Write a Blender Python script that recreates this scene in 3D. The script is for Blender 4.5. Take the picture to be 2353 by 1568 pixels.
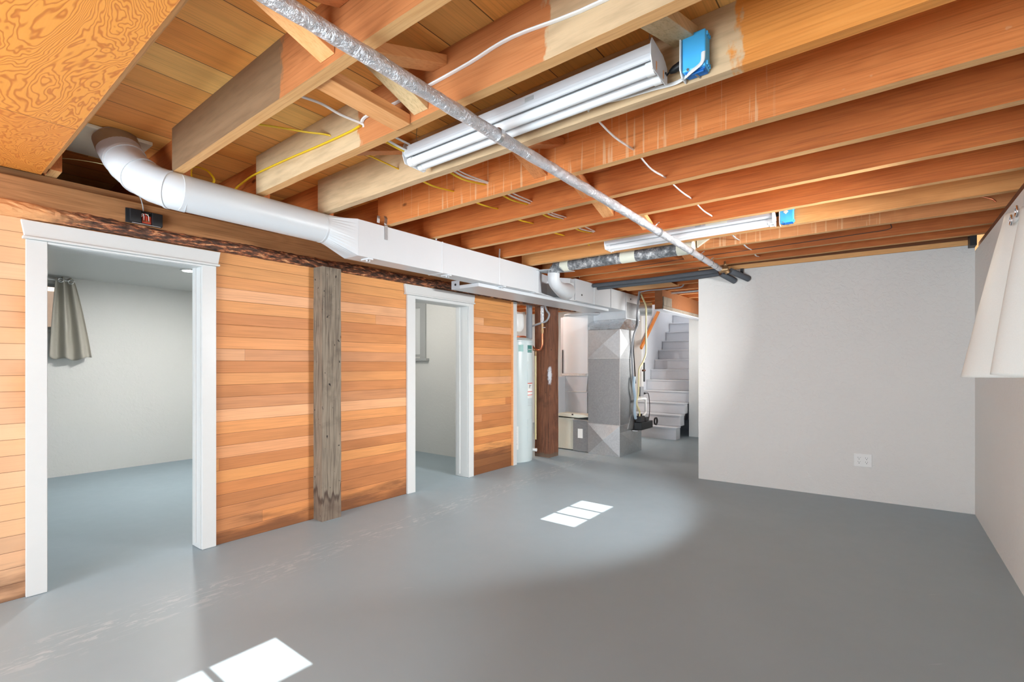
import bpy, bmesh, math, random
from mathutils import Vector, Matrix, noise as mnoise
PI = math.pi
random.seed(7)
SC = bpy.context.scene
for o in list(bpy.data.objects):
    bpy.data.objects.remove(o)
COL = SC.collection

# ------------------------------------------------------------------ camera
cam_d = bpy.data.cameras.new('camera')
cam = bpy.data.objects.new('camera', cam_d)
COL.objects.link(cam)
cam_d.sensor_width = 36.0
cam_d.lens = 36.0 * 1108.32 / 2353.0
cam_d.shift_y = (838.4 - 784.0) / 2353.0
cam_d.clip_start = 0.02
cam.location = (0, 0, 1.27)
cam.rotation_euler = (PI / 2, 0, 0.6588)
SC.camera = cam

# ------------------------------------------------------------------ view, world, sun, area lights
SC.view_settings.view_transform = 'Standard'
SC.view_settings.look = 'None'
SC.view_settings.gamma = 1.0
SC.view_settings.use_curve_mapping = False
SC.view_settings.exposure = 0.04
W = bpy.data.worlds.new('world')
SC.world = W
W.use_nodes = True
wn = W.node_tree.nodes
wn['Background'].inputs[0].default_value = (0.80, 0.90, 1.0, 1)
wn['Background'].inputs[1].default_value = 1.6


def aim(o, d):
    o.rotation_euler = Vector(d).to_track_quat('-Z', 'Y').to_euler()


def area_light(name, loc, d, sx, sy, power, color=(1, 1, 1), spread=PI):
    l = bpy.data.lights.new(name, 'AREA')
    l.shape = 'RECTANGLE'
    l.size, l.size_y = sx, sy
    l.energy = power
    l.color = color
    l.spread = spread
    o = bpy.data.objects.new(name, l)
    COL.objects.link(o)
    o.location = loc
    aim(o, d)
    return o


sun_d = bpy.data.lights.new('sun', 'SUN')
sun_d.energy = 15.0
sun_d.angle = math.radians(0.2)
sun_d.color = (1.0, 0.97, 0.92)
sun = bpy.data.objects.new('sun', sun_d)
COL.objects.link(sun)
SUN_DIR = Vector((-1, 0, -0.65))
sun.location = (6, 2, 5)
aim(sun, SUN_DIR)
# daylight arriving at the basement windows, plus a fill lamp behind the camera
area_light('window_and_fill_light', (0.92, 3.62, 1.86), (-1, 0.0, -0.45), 0.85, 0.36, 235, (0.96, 0.985, 1.0), 2.7)
area_light('window_and_fill_light', (1.12, 0.66, 1.98), (-1, 0.0, -0.45), 1.1, 0.45, 70, (0.92, 0.97, 1.0), 2.6)
area_light('window_and_fill_light', (-1.95, -2.74, 0.98), (0, 1, 0.50), 2.5, 1.6, 295, (0.80, 0.915, 1.0))  # added fill light behind the camera, shining through the added rear window
area_light('window_and_fill_light', (-1.44, 7.5, 1.6), (-1, 0, -0.25), 1.2, 0.8, 62, (1.0, 0.99, 0.97))


# ------------------------------------------------------------------ node helpers
class NT:
    def __init__(s, name):
        s.m = bpy.data.materials.new(name)
        s.m.use_nodes = True
        s.t = s.m.node_tree
        s.n = s.t.nodes
        s.b = s.n['Principled BSDF']

    def new(s, typ, **kw):
        n = s.n.new(typ)
        for k, v in kw.items():
            setattr(n, k, v)
        return n

    def link(s, a, b):
        s.t.links.new(a, b)

    def put(s, sock, v):
        if isinstance(v, bpy.types.NodeSocket):
            s.link(v, sock)
        elif isinstance(v, (tuple, list)):
            if len(sock.default_value) == 4 and len(v) == 3:
                v = (*v, 1)
            sock.default_value = v
        else:
            sock.default_value = v

    def coord(s, kind='Object'):
        if kind == 'World':
            return s.new('ShaderNodeNewGeometry').outputs['Position']
        return s.new('ShaderNodeTexCoord').outputs[kind]

    def vm(s, op, a, b=None):
        n = s.new('ShaderNodeVectorMath', operation=op)
        s.put(n.inputs[0], a)
        if b is not None:
            s.put(n.inputs[3 if op == 'SCALE' else 1], b)
        return n.outputs[1] if op in ('LENGTH', 'DOT_PRODUCT') else n.outputs[0]

    def xyz(s, v):
        n = s.new('ShaderNodeSeparateXYZ')
        s.link(v, n.inputs[0])
        return n.outputs

    def cxyz(s, x, y, z):
        n = s.new('ShaderNodeCombineXYZ')
        for i, v in enumerate((x, y, z)):
            s.put(n.inputs[i], v)
        return n.outputs[0]

    def ma(s, op, a, b=0.0, c=None, clamp=False):
        n = s.new('ShaderNodeMath', operation=op)
        n.use_clamp = clamp
        s.put(n.inputs[0], a)
        s.put(n.inputs[1], b)
        if c is not None:
            s.put(n.inputs[2], c)
        return n.outputs[0]

    def noise(s, v, scale, detail=3, rough=0.55, dist=0.0, out=0):
        n = s.new('ShaderNodeTexNoise')
        s.put(n.inputs['Vector'], v)
        n.inputs['Scale'].default_value = scale
        n.inputs['Detail'].default_value = detail
        n.inputs['Roughness'].default_value = rough
        n.inputs['Distortion'].default_value = dist
        return n.outputs[out]

    def white(s, v, out=0):
        n = s.new('ShaderNodeTexWhiteNoise')
        n.noise_dimensions = '3D'
        s.put(n.inputs['Vector'], v)
        return n.outputs[out]

    def mix(s, f, a, b, mode='MIX'):
        n = s.new('ShaderNodeMix')
        n.data_type = 'RGBA'
        n.blend_type = mode
        s.put(n.inputs[0], f)
        s.put(n.inputs[6], a)
        s.put(n.inputs[7], b)
        return n.outputs[2]

    def ramp(s, f, stops, interp='LINEAR'):
        n = s.new('ShaderNodeValToRGB')
        n.color_ramp.interpolation = interp
        el = n.color_ramp.elements
        while len(el) < len(stops):
            el.new(0.5)
        for e, (p, c) in zip(el, stops):
            e.position = p
            e.color = (*c, 1) if len(c) == 3 else c
        s.put(n.inputs[0], f)
        return n.outputs[0]

    def sstep(s, f, a, b):
        n = s.new('ShaderNodeMapRange')
        n.interpolation_type = 'SMOOTHSTEP'
        s.put(n.inputs[0], f)
        s.put(n.inputs[1], a)
        s.put(n.inputs[2], b)
        return n.outputs[0]

    def bump(s, h, strength=0.2, dist=0.01):
        n = s.new('ShaderNodeBump')
        n.inputs['Strength'].default_value = strength
        n.inputs['Distance'].default_value = dist
        s.put(n.inputs['Height'], h)
        s.link(n.outputs[0], s.b.inputs['Normal'])

    def fin(s, color=None, rough=None, metal=None, **kw):
        if color is not None:
            s.put(s.b.inputs['Base Color'], color)
        if rough is not None:
            s.put(s.b.inputs['Roughness'], rough)
        if metal is not None:
            s.put(s.b.inputs['Metallic'], metal)
        for k, v in kw.items():
            s.put(s.b.inputs[k], v)
        return s.m


def srgb(r, g, b):
    f = lambda c: (c / 255 / 12.92) if c / 255 <= 0.04045 else ((c / 255 + 0.055) / 1.055) ** 2.4
    return (f(r), f(g), f(b))


def plain(name, c, rough=0.5, metal=0.0, var=0.06, bump=0.0, scale=20, **kw):
    t = NT(name)
    v = t.coord('Object')
    n = t.noise(v, scale, 4)
    k = t.ma('MULTIPLY_ADD', n, var * 2, 1 - var)
    col = t.vm('SCALE', c, k)
    if bump:
        t.bump(t.noise(v, scale * 4, 3), bump, 0.004)
    return t.fin(col, rough, metal, **kw)


def rnd_offset(t, v, amt=7.0):
    r = t.new('ShaderNodeObjectInfo').outputs['Random']
    return t.vm('ADD', v, t.cxyz(t.ma('MULTIPLY', r, amt * 3.1), t.ma('MULTIPLY', r, amt), t.ma('MULTIPLY', r, amt * 1.7))), r


def grain(t, v, axis, rings=1.0):
    """wood figure running along the given axis; returns rings 0..1, fine 0..1, blotch 0..1"""
    a = {'X': (0, 1, 2), 'Y': (1, 0, 2), 'Z': (2, 1, 0)}[axis]
    o = t.xyz(v)
    along, c1, c2 = o[a[0]], o[a[1]], o[a[2]]
    low = t.noise(t.cxyz(t.ma('MULTIPLY', along, 0.7), t.ma('MULTIPLY', c1, 4.0), t.ma('MULTIPLY', c2, 4.0)), 1.0, 2)
    r = t.ma('PINGPONG', t.ma('MULTIPLY', low, 16 * rings), 0.5)
    r = t.ma('MULTIPLY', r, 2.0)
    fine = t.noise(t.cxyz(t.ma('MULTIPLY', along, 3.0), t.ma('MULTIPLY', c1, 150.0), t.ma('MULTIPLY', c2, 150.0)), 1.0, 3)
    blotch = t.noise(t.cxyz(along, t.ma('MULTIPLY', c1, 3.0), t.ma('MULTIPLY', c2, 3.0)), 1.3, 3)
    return r, fine, blotch


def wood(name, dark, mid, light, axis='X', rough=0.62, knots=True, pale=None, palecol=None, drips=None, spec=0.3):
    """pale: list of world X ranges (x0, x1, soft) where old whitewash / weathering covers the timber"""
    t = NT(name)
    v, rnd = rnd_offset(t, t.coord('Object'))
    r, f, b = grain(t, v, axis)
    col = t.mix(t.ma('MULTIPLY', r, 0.38), light, mid)
    col = t.mix(t.ma('MULTIPLY', t.sstep(f, 0.42, 0.8), 0.5), col, dark)
    col = t.mix(t.ma('MULTIPLY', t.sstep(b, 0.5, 0.8), 0.25), col, dark)
    if knots:
        vo = t.new('ShaderNodeTexVoronoi')
        a = t.xyz(v)
        sc = {'X': (1.3, 3.0, 3.0), 'Y': (3.0, 1.3, 3.0), 'Z': (3.0, 3.0, 1.3)}[axis]
        t.link(t.cxyz(*[t.ma('MULTIPLY', a[i], sc[i]) for i in range(3)]), vo.inputs['Vector'])
        vo.inputs['Scale'].default_value = 1.0
        kk = t.sstep(t.ma('ADD', vo.outputs['Distance'], t.ma('MULTIPLY', f, 0.05)), 0.075, 0.045)
        col = t.mix(t.ma('MULTIPLY', kk, 0.75), col, tuple(c * 0.3 for c in dark))
    k = t.ma('MULTIPLY_ADD', rnd, 0.24, 0.88)
    col = t.vm('SCALE', col, k)
    if pale:
        w = t.coord('World')
        wx = t.xyz(w)
        jit = t.ma('MULTIPLY', t.ma('SUBTRACT', t.noise(t.cxyz(t.ma('MULTIPLY', wx[0], 2.0), wx[1], wx[2]), 14, 4), 0.5), 0.16)
        x = t.ma('ADD', wx[0], jit)
        pn = t.noise(t.cxyz(t.ma('MULTIPLY', wx[0], 5.0), t.ma('MULTIPLY', wx[1], 40.0), t.ma('MULTIPLY', wx[2], 40.0)), 1.0, 4)
        for (x0, x1) in pale:
            m = t.ma('MULTIPLY', t.sstep(x, x0 - 0.015, x0 + 0.015), t.sstep(x, x1 + 0.015, x1 - 0.015))
            pc = t.mix(t.sstep(pn, 0.35, 0.75), palecol, tuple(c * 0.76 for c in palecol))
            col = t.mix(t.ma('MULTIPLY', m, 0.86), col, pc)
    if drips:
        w = t.xyz(t.coord('World'))
        d = t.noise(t.cxyz(t.ma('MULTIPLY', w[0], 46.0), 0.0, t.ma('MULTIPLY', w[2], 1.6)), 1.0, 2, 0.6)
        m = t.sstep(d, 0.57, 0.63)
        m = t.ma('MULTIPLY', m, t.ma('MULTIPLY', t.sstep(w[0], drips[0], drips[0] + 0.1), t.sstep(w[0], drips[1], drips[1] - 0.1)))
        sp = t.sstep(t.noise(v, 9, 4, 0.7), 0.66, 0.72)
        m = t.ma('MAXIMUM', m, t.ma('MULTIPLY', sp, 0.6))
        col = t.mix(t.ma('MULTIPLY', m, 0.55), col, srgb(222, 182, 140))
    t.bump(t.ma('ADD', t.ma('MULTIPLY', f, 0.6), t.ma('MULTIPLY', r, 0.4)), 0.18, 0.003)
    return t.fin(col, rough, 0.0, **{'Specular IOR Level': spec})


def boards(name, along, across, width, cols, groove=(0.05, 0.02, 0.01), gw=0.0016, breaks=1.7, rough=0.5, stain=False, offs=0.0, varw=0.0, figure=1.0, pale_below=None):
    """horizontal boards or decking: a random tone per board, dark gaps"""
    t = NT(name)
    w = t.coord('World')
    o = t.xyz(w)
    A, C = o['XYZ'.index(along)], o['XYZ'.index(across)]
    c = t.ma('DIVIDE', t.ma('ADD', C, offs + 50 * width), width)
    row = t.ma('FLOOR', c)
    fr = t.ma('FRACT', c)
    rr = t.white(t.cxyz(row, 3.3, 1.7))
    u = t.ma('ADD', t.ma('DIVIDE', A, breaks), t.ma('MULTIPLY', rr, 5.0))
    bid = t.ma('FLOOR', u)
    uf = t.ma('FRACT', u)
    w1 = t.white(t.cxyz(row, bid, 9.1))
    w2 = t.white(t.cxyz(row, bid, 4.7))
    base = t.ramp(w1, [(i / (len(cols) - 1), cc) for i, cc in enumerate(cols)])
    gv = t.vm('ADD', w, t.cxyz(t.ma('MULTIPLY', w1, 11.0), t.ma('MULTIPLY', w2, 7.0), t.ma('MULTIPLY', w1, 5.0)))
    r, f, b = grain(t, gv, along, figure)
    dk = t.vm('SCALE', base, 0.62)
    lt = t.vm('SCALE', base, 1.14)
    col = t.mix(t.ma('MULTIPLY', r, 0.5), lt, base)
    col = t.mix(t.ma('MULTIPLY', t.sstep(f, 0.42, 0.8), 0.5), col, dk)
    col = t.mix(t.ma('MULTIPLY', t.sstep(b, 0.5, 0.8), 0.55), col, dk)
    col = t.vm('SCALE', col, t.ma('MULTIPLY_ADD', w2, 0.22, 0.9))
    if pale_below:  # boards below this Y blend to a paler tone
        bn = t.ma('MULTIPLY', t.ma('SUBTRACT', t.noise(w, 3.0, 3), 0.5), 0.3)
        m = t.sstep(t.ma('ADD', o[1], bn), pale_below + 0.12, pale_below - 0.12)
        col = t.mix(t.ma('MULTIPLY', m, 0.5), col, srgb(232, 196, 160))
    if stain:
        sn = t.noise(t.cxyz(0.0, t.ma('MULTIPLY', o[1], 1.4), t.ma('MULTIPLY', o[2], 9.0)), 1.6, 4)
        zz = t.ma('ADD', o[2], t.ma('MULTIPLY', t.ma('SUBTRACT', sn, 0.5), 0.5))
        far = t.ma('MULTIPLY_ADD', t.sstep(o[1], 2.3, 4.8), 0.18, 0.0)
        m = t.sstep(t.ma('SUBTRACT', zz, far), 0.20, 0.0)
        col = t.mix(t.ma('MULTIPLY', m, 0.72), col, srgb(84, 52, 34))
    e = t.ma('MINIMUM', fr, t.ma('SUBTRACT', 1.0, fr))
    gm = t.sstep(e, gw / width, gw * 0.5 / width)
    e2 = t.ma('MINIMUM', uf, t.ma('SUBTRACT', 1.0, uf))
    gm2 = t.sstep(e2, 0.0010 / breaks, 0.0004 / breaks)
    g = t.ma('MAXIMUM', gm, gm2)
    col = t.mix(t.ma('MULTIPLY', g, 0.8), col, groove)
    h = t.ma('SUBTRACT', t.ma('MULTIPLY', f, 0.12), t.sstep(e, 0.004 / width, 0.0))
    t.bump(h, 0.35, 0.003)
    return t.fin(col, t.ma('MULTIPLY_ADD', f, 0.2, rough - 0.1), 0.0, **{'Specular IOR Level': 0.35})


# ------------------------------------------------------------------ materials
M = {}
RD, RM, RL = srgb(118, 56, 26), srgb(174, 92, 44), srgb(196, 114, 58)
PALE = srgb(214, 190, 152)
M['joist'] = wood('joist_timber', RD, RM, RL)
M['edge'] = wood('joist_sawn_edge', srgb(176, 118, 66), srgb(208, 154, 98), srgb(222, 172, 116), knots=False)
M['joist_lit'] = wood('joist_timber_window_lit', srgb(166, 100, 50), srgb(202, 136, 76), srgb(218, 156, 96))  # paler copy of the joist timber, window light put into its colour
M['joist_j1'] = wood('joist_timber_half_grey', srgb(120, 66, 34), srgb(160, 96, 54), srgb(186, 118, 70), pale=[(-3.4, -1.90)], palecol=srgb(122, 102, 78))
M['joist_j2'] = wood('joist_timber_two_pale_ends', srgb(150, 84, 44), srgb(184, 112, 64), srgb(200, 130, 80), pale=[(-3.4, -2.03), (-0.93, 0.9)], palecol=srgb(214, 190, 152))
M['joist_z'] = wood('joist_timber_whitewashed', srgb(176, 96, 34), srgb(224, 140, 60), srgb(240, 160, 80), pale=[(-3.3, -0.42)], palecol=srgb(214, 190, 154))
M['joist_a'] = wood('joist_timber_drips', srgb(140, 70, 32), srgb(196, 110, 54), srgb(216, 134, 74), drips=(-2.9, -0.35))
M['joist_f'] = wood('joist_timber_drips_light', srgb(150, 84, 44), srgb(196, 124, 74), srgb(214, 146, 92), drips=(-1.5, 0.1))
M['brace'] = wood('brace_timber', srgb(196, 120, 62), srgb(222, 150, 90), srgb(238, 176, 118))
M['brace_dk'] = wood('brace_timber_brown', srgb(150, 84, 44), srgb(190, 116, 66), srgb(208, 136, 84))
M['brace_gr'] = wood('brace_timber_weathered', srgb(140, 110, 72), srgb(196, 164, 116), srgb(214, 186, 142))
M['post'] = wood('post_timber_grey', srgb(78, 64, 50), srgb(132, 114, 92), srgb(158, 140, 116), axis='Z', rough=0.8)
M['column'] = wood('column_timber_brown', srgb(64, 36, 22), srgb(108, 64, 42), srgb(132, 82, 54), axis='Z', rough=0.7)
M['beam'] = wood('beam_timber', srgb(88, 56, 32), srgb(146, 98, 60), srgb(174, 122, 78), axis='Y', rough=0.7)
M['rail'] = wood('handrail_timber', srgb(190, 100, 36), srgb(214, 124, 52), srgb(226, 140, 66), axis='Y')
M['board'] = wood('plain_board', srgb(190, 130, 72), srgb(214, 156, 96), srgb(224, 170, 112))
M['wood_b'] = wood('header_timber', srgb(84, 48, 26), srgb(118, 70, 38), srgb(136, 84, 48))
PC = [srgb(170, 102, 58), srgb(194, 126, 74), srgb(200, 134, 80), srgb(212, 148, 88), srgb(180, 112, 62), srgb(212, 156, 112)]
M['panel'] = boards('wall_boards', 'Y', 'Z', 0.0865, PC, groove=srgb(90, 50, 28), stain=True, offs=0.0, pale_below=0.5, figure=0.5, breaks=6.3)
DC = [srgb(238, 172, 92), srgb(250, 200, 120), srgb(226, 150, 74), srgb(246, 184, 100), srgb(220, 146, 80)]
M['deck'] = boards('deck_boards', 'Y', 'X', 0.2325, DC, groove=srgb(40, 20, 12), gw=0.003, breaks=3.1, offs=0.015, figure=0.7, rough=0.65)


def ply_mat():
    t = NT('plywood_face')
    w = t.coord('World')
    o = t.xyz(w)
    lo = t.noise(t.cxyz(t.ma('MULTIPLY', o[0], 1.3), t.ma('MULTIPLY', o[1], 3.9), 0.0), 1.0, 4, 0.5, 0.5)
    band = t.ma('PINGPONG', t.ma('MULTIPLY', lo, 40.0), 0.5)
    band = t.sstep(band, 0.02, 0.30)
    fine = t.noise(t.cxyz(t.ma('MULTIPLY', o[0], 10.0), t.ma('MULTIPLY', o[1], 220.0), 0.0), 1.0, 2)
    col = t.mix(band, srgb(196, 112, 42), srgb(232, 154, 66))
    col = t.mix(t.ma('MULTIPLY', fine, 0.25), col, srgb(190, 110, 40))
    joint = t.ma('ABSOLUTE', t.ma('ADD', o[0], 2.86))
    col = t.mix(t.sstep(joint, 0.003, 0.001), col, srgb(90, 50, 25))
    sheet = t.sstep(o[0], -2.862, -2.858)
    col = t.mix(t.ma('MULTIPLY', t.ma('SUBTRACT', 1.0, sheet), 0.25), col, srgb(200, 110, 50))
    t.bump(band, 0.1, 0.002)
    return t.fin(col, 0.45)


M['ply'] = ply_mat()


def floor_mat():
    t = NT('painted_concrete_floor')
    w = t.coord('World')
    o = t.xyz(w)
    base = srgb(157, 174, 183)
    n1 = t.noise(w, 1.1, 4)
    n2 = t.noise(w, 9.0, 5, 0.6)
    col = t.mix(n1, tuple(c * 0.93 for c in base), tuple(c * 1.06 for c in base))
    # worn line along the old slab joint
    wob = t.ma('MULTIPLY', t.ma('SUBTRACT', t.noise(w, 1.6, 3), 0.5), 0.16)
    line = t.ma('ADD', t.ma('ADD', o[0], t.ma('MULTIPLY_ADD', o[1], 0.045, 2.93)), wob)
    d = t.ma('ABSOLUTE', line)
    vv = t.cxyz(t.ma('MULTIPLY', o[0], 26.0), t.ma('MULTIPLY', o[1], 7.0), 0.0)
    sc = t.noise(vv, 1.0, 6, 0.7, 0.8)
    m = t.ma('MULTIPLY', t.sstep(sc, 0.53, 0.61), t.sstep(d, 0.24, 0.0))
    m2 = t.ma('MULTIPLY', t.sstep(d, 0.006, 0.0), t.sstep(n2, 0.4, 0.6))
    # scratches and pits all over
    s2 = t.noise(t.cxyz(t.ma('MULTIPLY', t.ma('ADD', o[0], o[1]), 2.0), t.ma('MULTIPLY', t.ma('SUBTRACT', o[0], o[1]), 30.0), 0.0), 1.0, 5, 0.65)
    m3 = t.ma('MULTIPLY', t.sstep(s2, 0.68, 0.73), t.sstep(n1, 0.45, 0.6))
    s3 = t.noise(w, 14.0, 6, 0.7)
    m4 = t.ma('MULTIPLY', t.sstep(s3, 0.70, 0.74), 0.6)
    mm = t.ma('MAXIMUM', t.ma('MAXIMUM', m, m2), t.ma('MAXIMUM', m3, m4))
    col = t.mix(t.ma('MULTIPLY', mm, 0.42), col, srgb(214, 219, 220))
    t.bump(t.ma('ADD', t.ma('MULTIPLY', n2, 0.5), t.ma('MULTIPLY', mm, 0.8)), 0.14, 0.006)
    return t.fin(col, t.ma('MULTIPLY_ADD', n2, 0.16, 0.36), 0.0, **{'Specular IOR Level': 0.42})


M['floor'] = floor_mat()


def stucco(name, c, strength=0.35):
    t = NT(name)
    w = t.coord('World')
    n1 = t.noise(w, 22, 5, 0.6, 0.6)
    n2 = t.noise(w, 1.2, 3)
    n3 = t.noise(w, 70, 3)
    col = t.mix(n2, tuple(x * 0.97 for x in c), tuple(min(1, x * 1.02) for x in c))
    t.bump(t.ma('ADD', t.sstep(n1, 0.45, 0.62), t.ma('MULTIPLY', n3, 0.6)), strength, 0.004)
    return t.fin(col, 0.6)


M['wall'] = stucco('white_plaster', srgb(226, 224, 220))
M['wall2'] = stucco('white_painted_concrete', srgb(226, 226, 223), 0.2)
M['ceil'] = plain('white_ceiling_paint', srgb(214, 214, 211), 0.4, var=0.02)
M['trim'] = plain('white_trim_paint', srgb(206, 206, 204), 0.35, var=0.02)
M['stair'] = plain('grey_white_stair_paint', srgb(212, 215, 221), 0.4, var=0.03)
M['duct'] = plain('white_duct_paint', srgb(208, 211, 214), 0.38, var=0.02, bump=0.08, scale=8)
M['duct_grey'] = plain('grey_primer_paint', srgb(190, 192, 196), 0.4, var=0.03)
M['white'] = plain('white_plastic', srgb(238, 238, 236), 0.35, var=0.01)
M['enamel'] = plain('white_enamel', srgb(222, 223, 226), 0.22, var=0.01)
M['tube'] = plain('frosted_tube_glass', srgb(240, 241, 242), 0.15, var=0.0)
M['lens_grey'] = plain('grey_enamel', srgb(206, 207, 210), 0.3, var=0.02)
M['galv'] = None


def galv_mat(name, c, rough=0.38):
    t = NT(name)
    v = t.coord('Object')
    vo = t.new('ShaderNodeTexVoronoi')
    t.link(v, vo.inputs['Vector'])
    vo.inputs['Scale'].default_value = 60
    n = t.noise(v, 6, 4)
    k = t.ma('ADD', t.ma('MULTIPLY', t.xyz(vo.outputs['Color'])[0], 0.12), t.ma('MULTIPLY_ADD', n, 0.2, 0.82))
    col = t.vm('SCALE', c, k)
    return t.fin(col, t.ma('MULTIPLY_ADD', n, 0.25, rough - 0.1), 0.85)


M['galv'] = galv_mat('galvanised_steel', srgb(190, 191, 192), 0.42)
M['galv_dk'] = galv_mat('galvanised_steel_dull', srgb(160, 161, 162), 0.5)
M['galv_lt'] = galv_mat('galvanised_steel_bright', srgb(215, 216, 217), 0.32)
M['foil_tape'] = galv_mat('foil_tape', srgb(226, 227, 229), 0.24)
M['label'] = plain('paper_label', srgb(236, 236, 232), 0.6, var=0.01)
M['tank'] = plain('water_heater_enamel', srgb(200, 211, 211), 0.3, var=0.01)
M['cream'] = plain('cream_cabinet_enamel', srgb(220, 220, 206), 0.35, var=0.02)
M['black'] = plain('black_plastic', srgb(26, 27, 30), 0.45, var=0.1)
M['dark'] = plain('dark_grey_rubber', srgb(52, 52, 54), 0.6, var=0.1)
M['foam'] = plain('grey_foam_insulation', srgb(84, 88, 94), 0.85, var=0.1, bump=0.2)
M['pipe_grey'] = plain('grey_painted_pipe', srgb(132, 137, 144), 0.5, var=0.05)
M['blue'] = plain('blue_plastic', srgb(78, 188, 250), 0.42, var=0.02)
M['blue_dk'] = plain('blue_plastic_inside', srgb(20, 110, 190), 0.5, var=0.02)
M['yellow'] = plain('yellow_cable_sheath', srgb(236, 196, 26), 0.45, var=0.03)
M['wcable'] = plain('white_cable_sheath', srgb(236, 236, 234), 0.4, var=0.02)
M['gcable'] = plain('grey_conduit', srgb(150, 152, 156), 0.45, var=0.05)
M['ycable'] = plain('cream_tubing', srgb(232, 220, 170), 0.4, var=0.04)
M['copper'] = plain('copper', srgb(196, 118, 84), 0.3, 0.9, var=0.15)
M['copper_dk'] = plain('tarnished_copper', srgb(112, 70, 50), 0.45, 0.8, var=0.2)
M['brass'] = plain('aged_brass', srgb(160, 128, 92), 0.42, 0.7, var=0.2)
M['steel'] = plain('steel', srgb(170, 172, 176), 0.35, 0.9, var=0.1)
M['chrome'] = plain('chrome', srgb(220, 222, 226), 0.15, 1.0, var=0.02)
M['aged'] = plain('stained_galvanised_metal', srgb(158, 140, 116), 0.45, 0.3, var=0.25, scale=12)
M['red'] = plain('red_board', srgb(206, 70, 40), 0.5)
M['redink'] = plain('red_print', srgb(214, 70, 50), 0.5)
M['greenink'] = plain('teal_print', srgb(46, 116, 110), 0.5)
M['greenink2'] = plain('pale_teal_print', srgb(150, 190, 184), 0.5)
M['ink'] = plain('black_print', srgb(40, 40, 44), 0.5)
M['greyink'] = plain('grey_print', srgb(176, 180, 182), 0.5)
M['bluehose'] = plain('clear_blue_hose', srgb(184, 206, 222), 0.3)
M['winframe'] = plain('grey_window_paint', srgb(176, 178, 178), 0.4, var=0.02)
M['outside'] = plain('outside_concrete', srgb(170, 165, 158), 0.9, var=0.1)
M['brickish'] = plain('outside_siding', srgb(214, 190, 168), 0.9, var=0.1)


def mottled(name):
    t = NT(name)
    v = t.coord('Object')
    n = t.noise(v, 26, 5, 0.75)
    n2 = t.noise(v, 9, 3)
    col = t.ramp(t.ma('ADD', n, t.ma('MULTIPLY', t.ma('SUBTRACT', n2, 0.5), 0.3)), [(0.40, srgb(96, 100, 104)), (0.55, srgb(150, 153, 156)), (0.66, srgb(222, 224, 224))])
    return t.fin(col, 0.5, 0.2)


M['mottled'] = mottled('mottled_galvanised_pipe')
M['tape'] = plain('pale_green_tape', srgb(230, 231, 214), 0.6, var=0.05)


def foil_mat():
    t = NT('crinkled_foil')
    v = t.coord('Object')
    n = t.noise(v, 42, 4, 0.65, 1.2)
    n2 = t.noise(v, 18, 3)
    t.bump(t.ma('ADD', n, n2), 1.0, 0.016)
    col = t.mix(n2, srgb(214, 216, 222), srgb(246, 247, 250))
    return t.fin(col, 0.30, 0.62)


M['foil'] = foil_mat()


def bark_mat():
    t = NT('bark')
    w = t.coord('World')
    o = t.xyz(w)
    n = t.noise(t.cxyz(t.ma('MULTIPLY', o[0], 30), t.ma('MULTIPLY', o[1], 12.0), t.ma('MULTIPLY', o[2], 60.0)), 1.0, 5, 0.7)
    n2 = t.noise(w, 6.0, 4, 0.7)
    dark = t.ramp(n, [(0.36, srgb(44, 28, 20)), (0.50, srgb(96, 62, 44)), (0.57, srgb(168, 96, 60)), (0.66, srgb(226, 176, 126))])
    clean = t.mix(n, srgb(206, 136, 84), srgb(232, 172, 116))
    m = t.sstep(t.ma('ADD', o[1], t.ma('MULTIPLY', t.ma('SUBTRACT', n2, 0.5), 0.5)), 0.42, 0.72)
    col = t.mix(m, clean, dark)
    t.bump(n, 0.6, 0.012)
    return t.fin(col, 0.75)


M['bark'] = bark_mat()


def fabric(name, c, transl=0.25):
    t = NT(name)
    v = t.coord('Object')
    o = t.xyz(v)
    n = t.noise(v, 260, 2)
    col = t.vm('SCALE', c, t.ma('MULTIPLY_ADD', n, 0.10, 0.95))
    t.bump(n, 0.15, 0.001)
    m = t.fin(col, 0.85)
    tr = t.new('ShaderNodeBsdfTranslucent')
    t.put(tr.inputs[0], c)
    mx = t.new('ShaderNodeMixShader')
    mx.inputs[0].default_value = transl
    out = t.n['Material Output']
    t.link(t.b.outputs[0], mx.inputs[1])
    t.link(tr.outputs[0], mx.inputs[2])
    t.link(mx.outputs[0], out.inputs[0])
    return m


M['curtain'] = fabric('cream_curtain_fabric', srgb(240, 238, 232), 0.22)
M['curtain_in'] = fabric('dark_lining_fabric', srgb(120, 112, 100), 0.05)
M['curtain_gr'] = fabric('taupe_curtain_fabric', srgb(194, 189, 177), 0.12)


def glass_mat():
    t = NT('window_glass')
    tr = t.new('ShaderNodeBsdfTransparent')
    gl = t.new('ShaderNodeBsdfGlossy')
    gl.inputs['Roughness'].default_value = 0.02
    fr = t.new('ShaderNodeFresnel')
    fr.inputs[0].default_value = 1.45
    mx = t.new('ShaderNodeMixShader')
    t.link(fr.outputs[0], mx.inputs[0])
    t.link(tr.outputs[0], mx.inputs[1])
    t.link(gl.outputs[0], mx.inputs[2])
    t.link(mx.outputs[0], t.n['Material Output'].inputs[0])
    return t.m


M['glass'] = glass_mat()
M['grey_pane'] = plain('light_grey_pane', srgb(226, 228, 228), 0.5, var=0.02)  # plain opaque light grey in place of clear glass


def emit(name, c, s):
    t = NT(name)
    return t.fin(c, 0.4, 0.0, **{'Emission Color': c, 'Emission Strength': s})


M['lamp_on'] = emit('lit_lamp_lens', (1, 0.98, 0.94), 40.0)


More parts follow.
